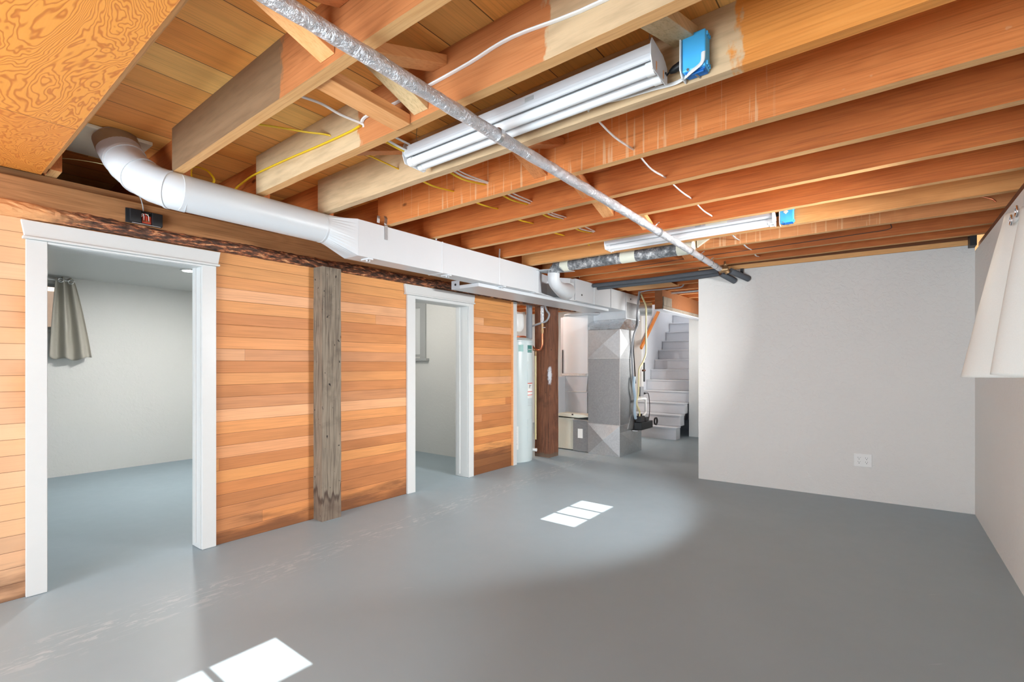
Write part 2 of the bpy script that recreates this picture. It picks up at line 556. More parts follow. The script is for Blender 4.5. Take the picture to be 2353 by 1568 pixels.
# ------------------------------------------------------------------ geometry helpers
def bx(bm, x0, x1, y0, y1, z0, z1):
    vs = [bm.verts.new((x, y, z)) for z in (z0, z1) for y in (y0, y1) for x in (x0, x1)]
    for f in ((0, 2, 3, 1), (4, 5, 7, 6), (0, 1, 5, 4), (2, 6, 7, 3), (0, 4, 6, 2), (1, 3, 7, 5)):
        bm.faces.new([vs[i] for i in f])
    return vs


def smooth_path(pts, n=6):
    """Catmull-Rom through the points"""
    P = [Vector(p) for p in pts]
    if len(P) < 3:
        return P
    out = []
    Q = [P[0] * 2 - P[1]] + P + [P[-1] * 2 - P[-2]]
    for i in range(1, len(Q) - 2):
        a, b, c, d = Q[i - 1:i + 3]
        for k in range(n):
            u = k / n
            out.append(0.5 * ((2 * b) + (c - a) * u + (2 * a - 5 * b + 4 * c - d) * u * u + (3 * b - a - 3 * c + d) * u ** 3))
    out.append(P[-1])
    return out


def tube(bm, pts, r, seg=10, caps=True, jitter=0.0, flat=1.0):
    P = [Vector(p) for p in pts]
    rr = r if isinstance(r, (list, tuple)) else [r] * len(P)
    rings = []
    up = Vector((0, 0, 1))
    prev = None
    for i, p in enumerate(P):
        t = (P[min(i + 1, len(P) - 1)] - P[max(i - 1, 0)]).normalized()
        if prev is None:
            a = t.cross(up)
            if a.length < 1e-3:
                a = t.cross(Vector((1, 0, 0)))
            a.normalize()
        else:
            a = (prev - t * prev.dot(t)).normalized()
        prev = a
        b = t.cross(a).normalized()
        ring = []
        for k in range(seg):
            an = 2 * PI * k / seg
            q = rr[i]
            if jitter:
                q *= 1 + jitter * (mnoise.noise(Vector((p.x * 9 + math.cos(an) * 1.5, p.y * 14, p.z * 9 + math.sin(an) * 1.5))) + 0.5 * (random.random() - 0.5))
            ring.append(bm.verts.new(p + a * math.cos(an) * q + b * math.sin(an) * q * flat))
        rings.append(ring)
    for A, B in zip(rings, rings[1:]):
        for k in range(seg):
            bm.faces.new((A[k], A[(k + 1) % seg], B[(k + 1) % seg], B[k]))
    if caps:
        bm.faces.new(rings[0][::-1])
        bm.faces.new(rings[-1])
    return rings


def lathe(bm, prof, cx, cy, seg=40):
    rings = []
    for r, z in prof:
        rings.append([bm.verts.new((cx + r * math.cos(2 * PI * k / seg), cy + r * math.sin(2 * PI * k / seg), z)) for k in range(seg)])
    for A, B in zip(rings, rings[1:]):
        for k in range(seg):
            bm.faces.new((A[k], A[(k + 1) % seg], B[(k + 1) % seg], B[k]))
    bm.faces.new(rings[0][::-1])
    bm.faces.new(rings[-1])


def prism(bm, poly, axis, a, b):
    """poly of (u, v) extruded along axis from a to b. X: (y,z)  Y: (x,z)  Z: (x,y)"""
    def mk(u, v, w):
        return {'X': (w, u, v), 'Y': (u, w, v), 'Z': (u, v, w)}[axis]
    A = [bm.verts.new(mk(u, v, a)) for u, v in poly]
    B = [bm.verts.new(mk(u, v, b)) for u, v in poly]
    n = len(poly)
    bm.faces.new(A)
    bm.faces.new(B[::-1])
    for i in range(n):
        bm.faces.new((A[i], B[i], B[(i + 1) % n], A[(i + 1) % n]))


def ob(name, bm, m, parent=None, bevel=0.0, smooth=False, solid=0.0, subsurf=0, kind=None):
    bmesh.ops.remove_doubles(bm, verts=bm.verts, dist=1e-6)
    bmesh.ops.recalc_face_normals(bm, faces=bm.faces)
    xs = [v.co for v in bm.verts]
    if parent is None:
        lo = Vector((min(v.x for v in xs), min(v.y for v in xs), min(v.z for v in xs)))
        hi = Vector((max(v.x for v in xs), max(v.y for v in xs), max(v.z for v in xs)))
        org = Vector(((lo.x + hi.x) / 2, (lo.y + hi.y) / 2, lo.z))
    else:
        org = Vector(parent['_w'])
    for v in bm.verts:
        v.co -= org
    me = bpy.data.meshes.new(name)
    bm.to_mesh(me)
    bm.free()
    for mm in (m if isinstance(m, list) else [m]):
        me.materials.append(mm)
    if smooth:
        for p in me.polygons:
            p.use_smooth = True
    o = bpy.data.objects.new(name, me)
    COL.objects.link(o)
    if parent is None:
        o.location = org
    else:
        o.parent = parent
    o['_w'] = tuple(org)
    if subsurf:
        s = o.modifiers.new('sub', 'SUBSURF')
        s.levels = s.render_levels = subsurf
    if solid:
        s = o.modifiers.new('solid', 'SOLIDIFY')
        s.thickness = solid
        s.offset = 0
    if bevel:
        b = o.modifiers.new('bevel', 'BEVEL')
        b.width = bevel
        b.segments = 2
        b.limit_method = 'ANGLE'
    if smooth:
        try:
            me.set_sharp_from_angle(angle=math.radians(38))
        except Exception:
            pass
    if kind:
        o['kind'] = kind
    return o


def thing(name, label, cat, loc, group=None):
    o = bpy.data.objects.new(name, None)
    o.empty_display_size = 0.05
    COL.objects.link(o)
    o.location = loc
    o['_w'] = tuple(loc)
    return tag(o, label, cat, group)


def tag(o, label, cat, group=None):
    o['label'] = label
    o['category'] = cat
    if group:
        o['group'] = group
    return o


def B(name, m, dims, parent=None, bevel=0.0, kind=None):
    bm = bmesh.new()
    for d in (dims if isinstance(dims[0], (list, tuple)) else [dims]):
        bx(bm, *d)
    return ob(name, bm, m, parent, bevel, kind=kind)


def T(name, m, pts, r, parent=None, seg=10, smoothp=0, jitter=0.0, flat=1.0):
    bm = bmesh.new()
    p = smooth_path(pts, smoothp) if smoothp else pts
    tube(bm, p, r, seg, jitter=jitter, flat=flat)
    return ob(name, bm, m, parent, smooth=True)


def struct(name, m, dims, bevel=0.0):
    return B(name, m, dims, None, bevel, kind='structure')


# ------------------------------------------------------------------ the setting
XL, XR = -3.72, 0.60
struct('floor', M['floor'], (-7.9, 1.0, -2.6, 11.5, -0.12, 0.0))
JZ, DZ = 2.335, 2.577
# subfloor decking seen between the joists (the room's ceiling), open above the stairs
struct('ceiling', M['deck'], [(-7.9, 0.9, -2.6, 8.9, DZ, DZ + 0.03)])
struct('ceiling_2', M['ceil'], [(-7.6, -3.90, -2.5, 4.80, 2.262, 2.285)])

# panelled partition on the left, cut by two openings
D1 = (0.541, 1.312, 1.942)
D2 = (3.206, 3.985, 1.925)
XB = -3.82
struct('wall_left', M['panel'], [
    (XB, XL, -2.5, D1[0] - 0.01, 0, 2.10), (XB, XL, D1[1] + 0.01, D2[0] - 0.01, 0, 2.10), (XB, XL, D2[1] + 0.01, 4.79, 0, 2.10),
    (XB, XL, D1[0] - 0.01, D1[1] + 0.01, D1[2] + 0.015, 2.10), (XB, XL, D2[0] - 0.01, D2[1] + 0.01, D2[2] + 0.015, 2.10)])
# back faces of that partition, white inside the two small rooms
struct('wall_partition_lining', M['wall2'], [
    (XB - 0.03, XB, -2.5, D1[0] - 0.02, 0, 2.262), (XB - 0.03, XB, D1[1] + 0.02, D2[0] - 0.02, 0, 2.262), (XB - 0.03, XB, D2[1] + 0.02, 4.75, 0, 2.262),
    (XB - 0.03, XB, D1[0] - 0.02, D1[1] + 0.02, D1[2] + 0.03, 2.262), (XB - 0.03, XB, D2[0] - 0.02, D2[1] + 0.02, D2[2] + 0.03, 2.262)])


# right concrete wall with two window openings
def window_wall(name, x0, x1, y0, y1, z0, z1, holes, m):
    dims = []
    ys = [y0]
    for (a, b, c, d) in holes:
        dims.append((x0, x1, ys[-1], a, z0, z1))
        dims.append((x0, x1, a, b, z0, c))
        dims.append((x0, x1, a, b, d, z1))
        ys.append(b)
    dims.append((x0, x1, ys[-1], y1, z0, z1))
    return struct(name, m, dims)


WZ0, WZ1 = 1.60, 1.99
window_wall('wall_right', XR, 0.82, -2.5, 5.80, 0, 2.235, [(0.19, 1.135, WZ0, WZ1), (3.24, 4.0, WZ0, WZ1)], M['wall'])


def window(n, y0, y1, z0, z1, x, panes, s=1, fm='trim'):
    f = 0.035
    w = B('window_%d' % n, M[fm], [(x - .02, x + .02, y0, y0 + f, z0, z1), (x - .02, x + .02, y1 - f, y1, z0, z1), (x - .02, x + .02, y0 + f, y1 - f, z0, z0 + f), (x - .02, x + .02, y0 + f, y1 - f, z1 - f, z1)], kind='structure')
    yy0, yy1 = y0 + f, y1 - f
    if panes > 1:
        st = (yy1 - yy0) / panes
        B('muntin', M[fm], [(x - .01, x + .01, yy0 + st * k - .014, yy0 + st * k + .014, z0 + f, z1 - f) for k in range(1, panes)], w)
    B('pane', M['glass'], (x - .002, x + .002, yy0, yy1, z0 + f, z1 - f), w)
    return w


window(1, 3.24, 4.0, WZ0, WZ1, 0.72, 3)
window(2, 0.19, 1.135, WZ0, WZ1, 0.72, 3)
struct('trim_6', M['column'], [(0.64, 0.82, -2.5, 5.80, 2.236, 2.334)])
struct('trim_3', M['joist'], [(0.725, 0.80, -2.5, 5.80, 2.336, 2.576)])
struct('trim_4', M['brickish'], [(-8.6, -8.5, -1.0, 3.0, 0.9, 2.6)])
# unseen well wall added outside, its height set to clip the sun patches
struct('trim_1', M['outside'], [(1.30, 1.45, -2.0, 5.8, 0.9, 2.095), (0.82, 1.30, -2.0, 5.8, 1.35, 1.5)])

# white partition at the back
bm = bmesh.new()
prism(bm, [(-1.649, 5.53), (0.60, 5.632), (0.60, 5.73), (-1.649, 5.63)], 'Z', 0, 2.287)
ob('wall_back', bm, M['wall'], kind='structure')
bm = bmesh.new()
prism(bm, [(-1.649, 5.525), (0.56, 5.627), (0.56, 5.73), (-1.649, 5.63)], 'Z', 2.289, 2.333)
tag(ob('top_plate', bm, M['board'], bevel=0.002), 'light wooden top plate running along the top of the white back wall', 'board')
bm = bmesh.new()
prism(bm, [(-1.649, 5.545), (0.56, 5.645), (0.56, 5.70), (-1.649, 5.60)], 'Z', 2.335, 2.575)
ob('trim_5', bm, M['wood_b'], kind='structure')

tag(B('corner_block', M['black'], (0.555, 0.598, 5.50, 5.625, 2.26, 2.575), bevel=0.002), 'dark block in the top corner where the white back wall meets the right wall', 'block')
# wall behind the camera; its wide window is added to carry the fill light
struct('wall_front', M['wall'], [(-7.6, 0.82, -2.6, -2.5, 0, 0.10), (-7.6, 0.82, -2.6, -2.5, 2.3, 2.58), (-7.6, -3.3, -2.6, -2.5, 0.10, 2.3), (-0.2, 0.82, -2.6, -2.5, 0.10, 2.3)])
fr = B('window_3', M['trim'], [(-3.3, -3.24, -2.58, -2.52, .10, 2.3), (-0.26, -0.2, -2.58, -2.52, .10, 2.3), (-3.24, -.26, -2.58, -2.52, .10, .16), (-3.24, -.26, -2.58, -2.52, 2.24, 2.3), (-1.78, -1.72, -2.58, -2.52, .16, 2.24)], kind='structure')
B('pane', M['glass'], (-3.24, -.26, -2.552, -2.548, .16, 2.24), fr)

# small rooms on the left
window_wall('wall_small_room', -7.62, -7.40, -2.5, 4.8, 0, 2.262, [(0.45, 1.235, 1.66, 2.18)], M['wall2'])
w4 = window(4, 0.45, 1.235, 1.66, 2.18, -7.43, 1, fm='winframe')
B('window_sill', M['winframe'], (-7.42, -7.34, 0.42, 1.28, 1.635, 1.66), w4, 0.003)
struct('wall_between_small_rooms', M['wall2'], [(-7.4, -3.85, 2.80, 2.88, 0, 2.262)])
# second small room: end wall with a high window whose frame shows through the doorway
struct('wall_utility_side', M['wall2'], [(-7.4, -5.95, 4.75, 4.85, 0, 2.3), (-5.35, -3.82, 4.75, 4.85, 0, 2.3), (-5.95, -5.35, 4.75, 4.85, 0, 1.39), (-5.95, -5.35, 4.75, 4.85, 2.10, 2.3)])
w5 = B('window_5', M['winframe'], [(-5.35, -5.24, 4.725, 4.75, 1.36, 2.20), (-6.06, -5.95, 4.725, 4.75, 1.36, 2.20), (-5.95, -5.35, 4.725, 4.75, 2.10, 2.20), (-5.35, -5.31, 4.75, 4.80, 1.39, 2.10), (-5.95, -5.35, 4.74, 4.80, 1.385, 1.42)], kind='structure')
B('window_sill', M['winframe'], (-6.1, -5.18, 4.69, 4.75, 1.325, 1.362), w5, 0.003)
B('pane', M['grey_pane'], (-5.93, -5.33, 4.775, 4.779, 1.42, 2.10), w5)

# utility corner and stair wall
struct('wall_utility_left', M['wall2'], [(-6.2, -6.1, 4.85, 8.67, 0, DZ)])
struct('wall_utility_back', M['wall2'], [(-6.1, -3.63, 8.67, 8.77, 0, DZ), (-2.75, -1.2, 8.67, 8.77, 0, DZ)])
struct('wall_utility_right', M['wall2'], [(-1.60, -1.48, 5.63, 6.8, 0, DZ), (-1.60, -1.48, 8.2, 8.67, 0, DZ), (-1.60, -1.48, 6.8, 8.2, 0, 1.0), (-1.60, -1.48, 6.8, 8.2, 2.1, DZ)])
fr = B('window_6', M['trim'], [(-1.56, -1.52, 6.8, 6.85, 1.0, 2.1), (-1.56, -1.52, 8.15, 8.2, 1.0, 2.1), (-1.56, -1.52, 6.85, 8.15, 1.0, 1.05), (-1.56, -1.52, 6.85, 8.15, 2.05, 2.1)], kind='structure')
B('pane', M['glass'], (-1.542, -1.538, 6.85, 8.15, 1.05, 2.05), fr)
struct('wall_stair_left', M['stair'], [(-3.73, -3.63, 8.77, 11.4, 0, 4.4)])
struct('wall_stair_right', M['stair'], [(-2.75, -2.65, 8.77, 11.4, 0, 4.4)])
struct('wall_stair_end', M['stair'], [(-3.63, -2.75, 11.3, 11.4, 0, 4.4)])
struct('ceiling_3', M['ceil'], [(-3.73, -2.65, 8.9, 11.4, 4.4, 4.45)])

# ------------------------------------------------------------------ beam, post, column
bm = bmesh.new()
bx(bm, -3.95, -3.69, -2.45, 6.35, 2.085, 2.283)
beam = ob('support_beam', bm, M['beam'], bevel=0.006)
tag(beam, 'long rough-sawn timber beam with a bark edge running above both white doorways', 'beam')
# wavy bark-covered lower corner of the beam
bm = bmesh.new()
NY, NC = 420, 9
rings = []
for i in range(NY + 1):
    y = -2.45 + 8.8 * i / NY
    n1 = mnoise.noise(Vector((y * 1.3, 3.1, 0)))
    n2 = mnoise.noise(Vector((y * 6, 8.1, 0)))
    top = 2.148 + 0.022 * n1 + 0.006 * n2
    ring = []
    for k in range(NC + 1):
        u = k / NC
        x = -3.692 + 0.034 * math.sin(PI * min(1, u * 1.05)) ** 0.8
        z = top + (2.066 - top) * u
        j = mnoise.noise(Vector((y * 26, u * 5, 4.0))) * 0.008 + mnoise.noise(Vector((y * 90, u * 11, 9.0))) * 0.004
        ring.append(bm.verts.new((x + j, y, z + j * 0.5)))
    ring.append(bm.verts.new((-3.78, y, 2.068)))
    ring.append(bm.verts.new((-3.78, y, 2.10)))
    rings.append(ring)
for a, b in zip(rings, rings[1:]):
    for k in range(len(a) - 1):
        bm.faces.new((a[k], a[k + 1], b[k + 1], b[k]))
ob('bark_edge', bm, M['bark'], beam, smooth=False)
# dark sill plate the joists bear on
tag(B('sill_plate', M['beam'], (-3.93, -3.74, -2.45, 6.35, 2.285, 2.333), bevel=0.002), 'flat rough timber plate lying on top of the bark-edged beam', 'board')


def rough_post(name, x0, x1, y0, y1, z1, m, label, amp=0.004, base=None):
    bm = bmesh.new()
    n = 60
    cs = []
    per = []
    s = 5
    for (ax, ay, bx_, by) in ((x0, y0, x1, y0), (x1, y0, x1, y1), (x1, y1, x0, y1), (x0, y1, x0, y0)):
        for k in range(s):
            per.append((ax + (bx_ - ax) * k / s, ay + (by - ay) * k / s))
    rr = []
    cx, cy = (x0 + x1) / 2, (y0 + y1) / 2
    for i in range(n + 1):
        z = z1 * i / n
        ring = []
        for (x, y) in per:
            j = amp * mnoise.noise(Vector((x * 14, y * 14, z * 5)))
            ring.append(bm.verts.new((x + (x - cx) * j * 8, y + (y - cy) * j * 8, z)))
        rr.append(ring)
    for a, b in zip(rr, rr[1:]):
        for k in range(len(per)):
            bm.faces.new((a[k], a[(k + 1) % len(per)], b[(k + 1) % len(per)], b[k]))
    bm.faces.new(rr[0][::-1])
    bm.faces.new(rr[-1])
    o = ob(name, bm, m, bevel=0.0)
    tag(o, label, 'post')
    return o


def post_mat(name, base, stains, zmax, extra=None, extracol=None):
    """grey timber with a damp stain that climbs in tongues from the floor"""
    t = NT(name)
    v = t.coord('Object')
    w = t.xyz(t.coord('World'))
    r, f, b = grain(t, v, 'Z')
    col = t.mix(t.ma('MULTIPLY', r, 0.5), base[2], base[1])
    col = t.mix(t.sstep(f, 0.42, 0.75), col, base[0])
    bl = t.noise(t.coord('World'), 7, 4)
    col = t.mix(t.ma('MULTIPLY', t.sstep(bl, 0.5, 0.75), 0.5), col, base[0])
    pits = t.sstep(t.noise(t.cxyz(t.ma('MULTIPLY', w[0], 40), t.ma('MULTIPLY', w[1], 40), t.ma('MULTIPLY', w[2], 22)), 1.0, 2), 0.70, 0.74)
    col = t.mix(pits, col, srgb(30, 22, 18))
    tn = t.noise(t.cxyz(t.ma('MULTIPLY', w[0], 18), t.ma('MULTIPLY', w[1], 18), t.ma('MULTIPLY', w[2], 1.5)), 1.0, 3)
    zz = t.ma('SUBTRACT', w[2], t.ma('MULTIPLY', tn, zmax * 1.5))
    edge = t.ma('MULTIPLY', t.sstep(zz, 0.03, 0.0), t.sstep(zz, -0.06, -0.01))
    body = t.sstep(zz, 0.02, -0.02)
    col = t.mix(t.ma('MULTIPLY', body, 0.35), col, stains)
    col = t.mix(t.ma('MULTIPLY', edge, 0.8), col, tuple(c * 0.4 for c in stains))
    if extra:
        p = t.vm('SUBTRACT', t.coord('World'), extra)
        a = t.xyz(p)
        d = t.vm('LENGTH', t.cxyz(t.ma('MULTIPLY', a[0], 16), t.ma('MULTIPLY', a[1], 16), t.ma('MULTIPLY', a[2], 6.2)))
        d = t.ma('ADD', d, t.ma('MULTIPLY', t.noise(v, 30, 4), 0.9))
        col = t.mix(t.sstep(d, 1.4, 0.9), col, extracol)
    t.bump(t.ma('ADD', f, bl), 0.4, 0.004)
    return t.fin(col, 0.8)


M['post'] = post_mat('post_timber_grey', (srgb(74, 62, 52), srgb(114, 101, 87), srgb(140, 127, 110)), srgb(96, 70, 56), 0.30)
M['column'] = post_mat('column_timber_brown', (srgb(62, 36, 24), srgb(104, 62, 42), srgb(132, 84, 58)), srgb(150, 130, 110), 0.05,
                       extra=(-3.60, 5.52, 1.12), extracol=srgb(206, 208, 214))
rough_post('timber_post', -3.72, -3.592, 2.138, 2.309, 2.066, M['post'], 'weathered grey square timber post standing against the board wall between the doorways')
rough_post('timber_column', -3.853, -3.618, 5.497, 5.73, 2.084, M['column'], 'dark brown rough timber column with a white paint smear, right of the water heater')


# ------------------------------------------------------------------ door casings
def casing(n, D, hy0, hy1, cy0, cy1, jx, label):
    """white cased opening: head board with flared ends, cap bead, two side boards, jambs"""
    t = bpy.data.objects.new('door_%d' % n, None)
    COL.objects.link(t)
    t.location = (XL, (D[0] + D[1]) / 2, 0)
    t['_w'] = tuple(t.location)
    t['kind'] = 'structure'
    bm = bmesh.new()
    prism(bm, [(hy0 + .014, 1.972), (hy1 - .014, 1.972), (hy1, 2.058), (hy0, 2.058)], 'X', XL + 0.001, XL + 0.030)
    dh = ob('door_head', bm, M['trim'], t, bevel=0.002)
    B('door_head_bead', M['trim'], (XL + .001, XL + 0.040, hy0 + .006, hy1 - .006, 1.957, 1.971), dh, 0.003)
    for (a, b) in ((cy0, D[0]), (D[1], cy1)):
        B('door_casing', M['trim'], (XL + .001, XL + 0.024, a, b, 0.002, 1.956), t, 0.002)
    B('door_casing', M['trim'], (XL + .001, XL + 0.022, D[0], D[1], D[2] + .001, 1.956), t, 0.002)
    B('door_jamb', M['trim'], (jx, XL, D[0] - .009, D[0] + .004, 0.002, D[2] + .012), t, 0.001)
    B('door_jamb', M['trim'], (jx, XL, D[1] - .004, D[1] + .009, 0.002, D[2] + .012), t, 0.001)
    B('door_jamb', M['trim'], (jx, XL, D[0] + .004, D[1] - .004, D[2], D[2] + .014), t, 0.001)
    for (a, b) in ((D[1] - .016, D[1] - .0045),):
        B('door_stop', M['trim'], (jx + .035, jx + .075, a, b, 0.03, D[2]), t, 0.001)
    return t


casing(1, D1, 0.436, 1.425, 0.456, 1.400, -3.86, '')
casing(2, D2, 3.072, 4.082, 3.107, 4.066, -3.90, '')
end_board = B('trim_2', M['trim'], (-3.80, -3.690, 4.80, 4.868, 0.002, 2.06), bevel=0.002, kind='structure')
B('board_edge', M['brace'], (-3.80, -3.694, 4.792, 4.80, 0.002, 2.06), end_board)

# ------------------------------------------------------------------ joists
JT = 0.048
JW = JZ, DZ - 0.001


def wavy_joist(name, x0, x1, y0, y1, m, label, seed, group=None, notch=0.0):
    """a joist with a slightly uneven lower edge"""
    bm = bmesh.new()
    n = max(2, int((x1 - x0) / 0.06))
    A = []
    for i in range(n + 1):
        x = x0 + (x1 - x0) * i / n
        j = 0.0025 * mnoise.noise(Vector((x * 2.5, seed * 3.3, 0))) + 0.0012 * mnoise.noise(Vector((x * 17, seed, 4)))
        z = JZ + j
        A.append([bm.verts.new((x, y0, z + .0008)), bm.verts.new((x, y1, z)), bm.verts.new((x, y1, DZ - .001)), bm.verts.new((x, y0, DZ - .001))])
    for a, b in zip(A, A[1:]):
        for k in range(4):
            bm.faces.new((a[k], a[(k + 1) % 4], b[(k + 1) % 4], b[k]))
    bm.faces.new(A[0][::-1])
    bm.faces.new(A[-1])
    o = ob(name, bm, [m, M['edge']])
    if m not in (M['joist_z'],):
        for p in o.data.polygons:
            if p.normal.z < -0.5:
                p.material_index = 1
    return tag(o, label, 'joist', group)


G = 'floor joists over the main room'
JN = [
    (0.488, 'joist', 'reddish joist half hidden along the edge of the plywood sheet'),
    (0.957, 'joist_j1', 'thick ceiling joist next to the plywood, its left half weathered grey'),
    (1.407, 'joist_j2', 'ceiling joist with a white cable along its side and a pale whitewashed right part'),
    (1.860, 'joist_z', 'pale whitewashed ceiling joist carrying the nearer blue box, orange at its right'),
    (2.324, 'joist_a', 'reddish joist with pale drip streaks, next beyond the whitewashed joist'),
    (2.791, 'joist', 'plain reddish joist next beyond the joist with drip streaks'),
    (3.251, 'joist', 'reddish joist, second beyond the joist with drip streaks'),
    (3.735, 'joist', 'dark red joist just in front of the farther tube light'),
    (4.196, 'joist_lit', 'light orange joist carrying the farther tube light and farther blue box'),
    (4.591, 'joist_f', 'orange joist with small drips, just behind the mottled grey pipe'),
    (5.072, 'joist', 'reddish joist with a dark wire along it, second from the back wall'),
    (5.424, 'joist', 'last reddish joist in front of the white back wall'),
]
for i, (y, m, lab) in enumerate(JN):
    wavy_joist('joist', -3.60 if i == 0 else (-3.115 if i != 3 else -3.18), 0.72, y, y + JT, M[m], lab, i, G)
BEH = ['nearest', 'second', 'third', 'fourth', 'fifth', 'farthest']
for i, y in enumerate((0.03, -0.43, -0.89, -1.35, -1.81, -2.27)):
    wavy_joist('joist', -3.60, 0.72, y, y + JT, M['joist'], 'reddish joist over the plywood behind the camera, %s of six from the picture' % BEH[i], 20 + i, 'floor joists behind the camera')
# the other span, lapped beside each joist and running on over the beam
LAPL = ['end of the lapped joist over the beam beside the plywood edge', 'lapped joist end in the dark gap left of the white elbow', 'lapped joist end behind the white round duct, left of the whitewashed joist',
        'lapped joist end above the round duct where it turns square', 'lapped joist end above the square duct, first beyond the hanger straps']
for i, (y, m, lab) in enumerate(JN):
    l = LAPL[i] if i < len(LAPL) else 'short lapped joist end showing above the duct, beside the ' + ['', '', '', '', '', 'first plain reddish joist', 'second plain reddish joist', 'dark red joist', 'light orange joist', 'orange drip-marked joist', 'dark-wired joist', 'last joist'][i]
    wavy_joist('lapped_joist', -7.4, -3.14 if i else -3.60, y + JT + .002, y + 2 * JT + .002, M['joist'], l, 40 + i, 'lapped joists of the far span')
for i, y in enumerate((5.93, 6.40, 6.87, 7.34, 7.81, 8.28)):
    wavy_joist('joist', -6.05, -1.61, y, y + JT, M['joist'], ['reddish joist over the utility corner, nearest of the six', 'joist over the utility corner at the far edge of the plywood patch', 'joist over the utility corner, first beyond the plywood patch', 'joist over the utility corner, second beyond the plywood patch',
               'joist over the utility corner, second nearest the stairs', 'joist over the utility corner, nearest the stairs'][i], 60 + i, 'floor joists over the utility corner')


# ------------------------------------------------------------------ bridging
def bar(name, p0, p1, w, th, m, label, cat='brace', group=None, side=Vector((1, 0, 0))):
    """board from p0 to p1; its wide side (w) lies along `side`"""
    p0, p1 = Vector(p0), Vector(p1)
    ex = (p1 - p0).normalized()
    ey = (side - ex * side.dot(ex)).normalized()
    ez = ex.cross(ey)
    L = (p1 - p0).length
    bm = bmesh.new()
    bx(bm, 0, L, -w / 2, w / 2, -th / 2, th / 2)
    bmesh.ops.recalc_face_normals(bm, faces=bm.faces)
    me = bpy.data.meshes.new(name)
    bm.to_mesh(me)
    bm.free()
    me.materials.append(m)
    o = bpy.data.objects.new(name, me)
    COL.objects.link(o)
    o.matrix_world = Matrix(((ex.x, ey.x, ez.x, p0.x), (ex.y, ey.y, ez.y, p0.y), (ex.z, ey.z, ez.z, p0.z), (0, 0, 0, 1)))
    b = o.modifiers.new('bevel', 'BEVEL')
    b.width = 0.002
    if label:
        tag(o, label, cat, group)
    return o


def angled_brace(x, ya, za, yb, zb, w, th, m, label, skew=0.0):
    """board between two joist faces, its ends cut to lie flat on them"""
    bm = bmesh.new()
    dy, dz = yb - ya, zb - za
    L = math.hypot(dy, dz)
    h = th * L / dy / 2
    A = [(x - w / 2, ya, za - h), (x + w / 2, ya, za - h), (x + w / 2, ya, za + h), (x - w / 2, ya, za + h)]
    C = [(x - w / 2 + skew, yb, zb - h), (x + w / 2 + skew, yb, zb - h), (x + w / 2 + skew, yb, zb + h), (x - w / 2 + skew, yb, zb + h)]
    va = [bm.verts.new(p) for p in A]
    vb = [bm.verts.new(p) for p in C]
    bm.faces.new(va)
    bm.faces.new(vb)
    for k in range(4):
        bm.faces.new((va[k], va[(k + 1) % 4], vb[(k + 1) % 4], vb[k]))
    o = ob('cross_brace', bm, m, bevel=0.002)
    # grain direction: turn the mesh so that local X runs along the board
    R = Matrix.Rotation(-PI / 2, 4, 'Z')
    o.data.transform(R)
    o.matrix_world = Matrix.Translation(o.location) @ R.inverted()
    tag(o, label, 'brace', 'wooden cross braces between the joists')
    # two nail heads near the end that faces down
    nx, ny, nz = (x, yb - 0.05, zb - h * 1.0) if zb < za else (x, ya + 0.05, za - h)
    return o


ys = [j[0] for j in JN]
lo, hi = JZ + 0.045, DZ - 0.05
BL = {
    (0, 'd'): 'orange brace slanting down to the half-grey joist, behind the foil pipe at the top edge',
    (0, 'u'): 'brace slanting up to the half-grey joist, at the top edge beside the foil pipe',
    (1, 'd'): 'weathered brace with nail holes, crossing under the foil pipe to the cabled joist',
    (1, 'u'): 'reddish brace slanting up behind the foil pipe to the cabled joist',
    (2, 'd'): 'brace left of the nearer tube light, slanting down to the whitewashed joist',
    (2, 'u'): 'brace just left of the nearer tube light, slanting up to the whitewashed joist',
    (3, 'd'): 'brown brace slanting down to the foot of the drip-streaked joist',
    (3, 'u'): 'dark brace slanting up to the top of the drip-streaked joist',
    (4, 'd'): 'brown brace slanting down under the foil pipe, just beyond the drip-streaked joist',
    (4, 'u'): 'dark brace slanting up in the bay just beyond the drip-streaked joist',
    (5, 'd'): 'orange brace slanting down in the second bay beyond the drip-streaked joist',
    (5, 'u'): 'dark brace slanting up in the second bay beyond the drip-streaked joist',
    (6, 'd'): 'orange brace slanting down to the dark red joist near the farther tube light',
    (6, 'u'): 'dark brace slanting up to the dark red joist near the farther tube light',
    (9, 'd'): 'brown brace just beyond the mottled pipe, under the foil pipe',
    (9, 'u'): 'dark brace slanting up just beyond the mottled pipe',
    (10, 'd'): 'brown brace between the last two joists before the back wall',
    (10, 'u'): 'dark brace slanting up between the last two joists before the back wall',
}
for k in (0, 1, 2, 3, 4, 5, 6, 9, 10):
    ya, yb = ys[k] + JT + .001, ys[k + 1] - .001
    md = M[{0: 'brace', 1: 'brace_gr', 2: 'brace_dk', 3: 'brace_dk', 4: 'brace_dk', 5: 'brace', 6: 'brace'}.get(k, 'brace_dk')]
    xd = {0: -1.57, 1: -1.585, 3: -1.585, 4: -1.53, 5: -1.615, 6: -1.51, 9: -1.61, 10: -1.50}.get(k, -1.60)
    if k != 2:
        angled_brace(xd, ya, hi, yb, lo, 0.088, 0.038, md, BL[(k, 'd')], 0.0)
    xu = {0: -1.455, 2: -2.19}.get(k, xd + 0.115)
    angled_brace(xu, ya, lo, yb, hi, 0.088, 0.038, M['brace_dk'] if k != 1 else M['brace'], BL[(k, 'u')])
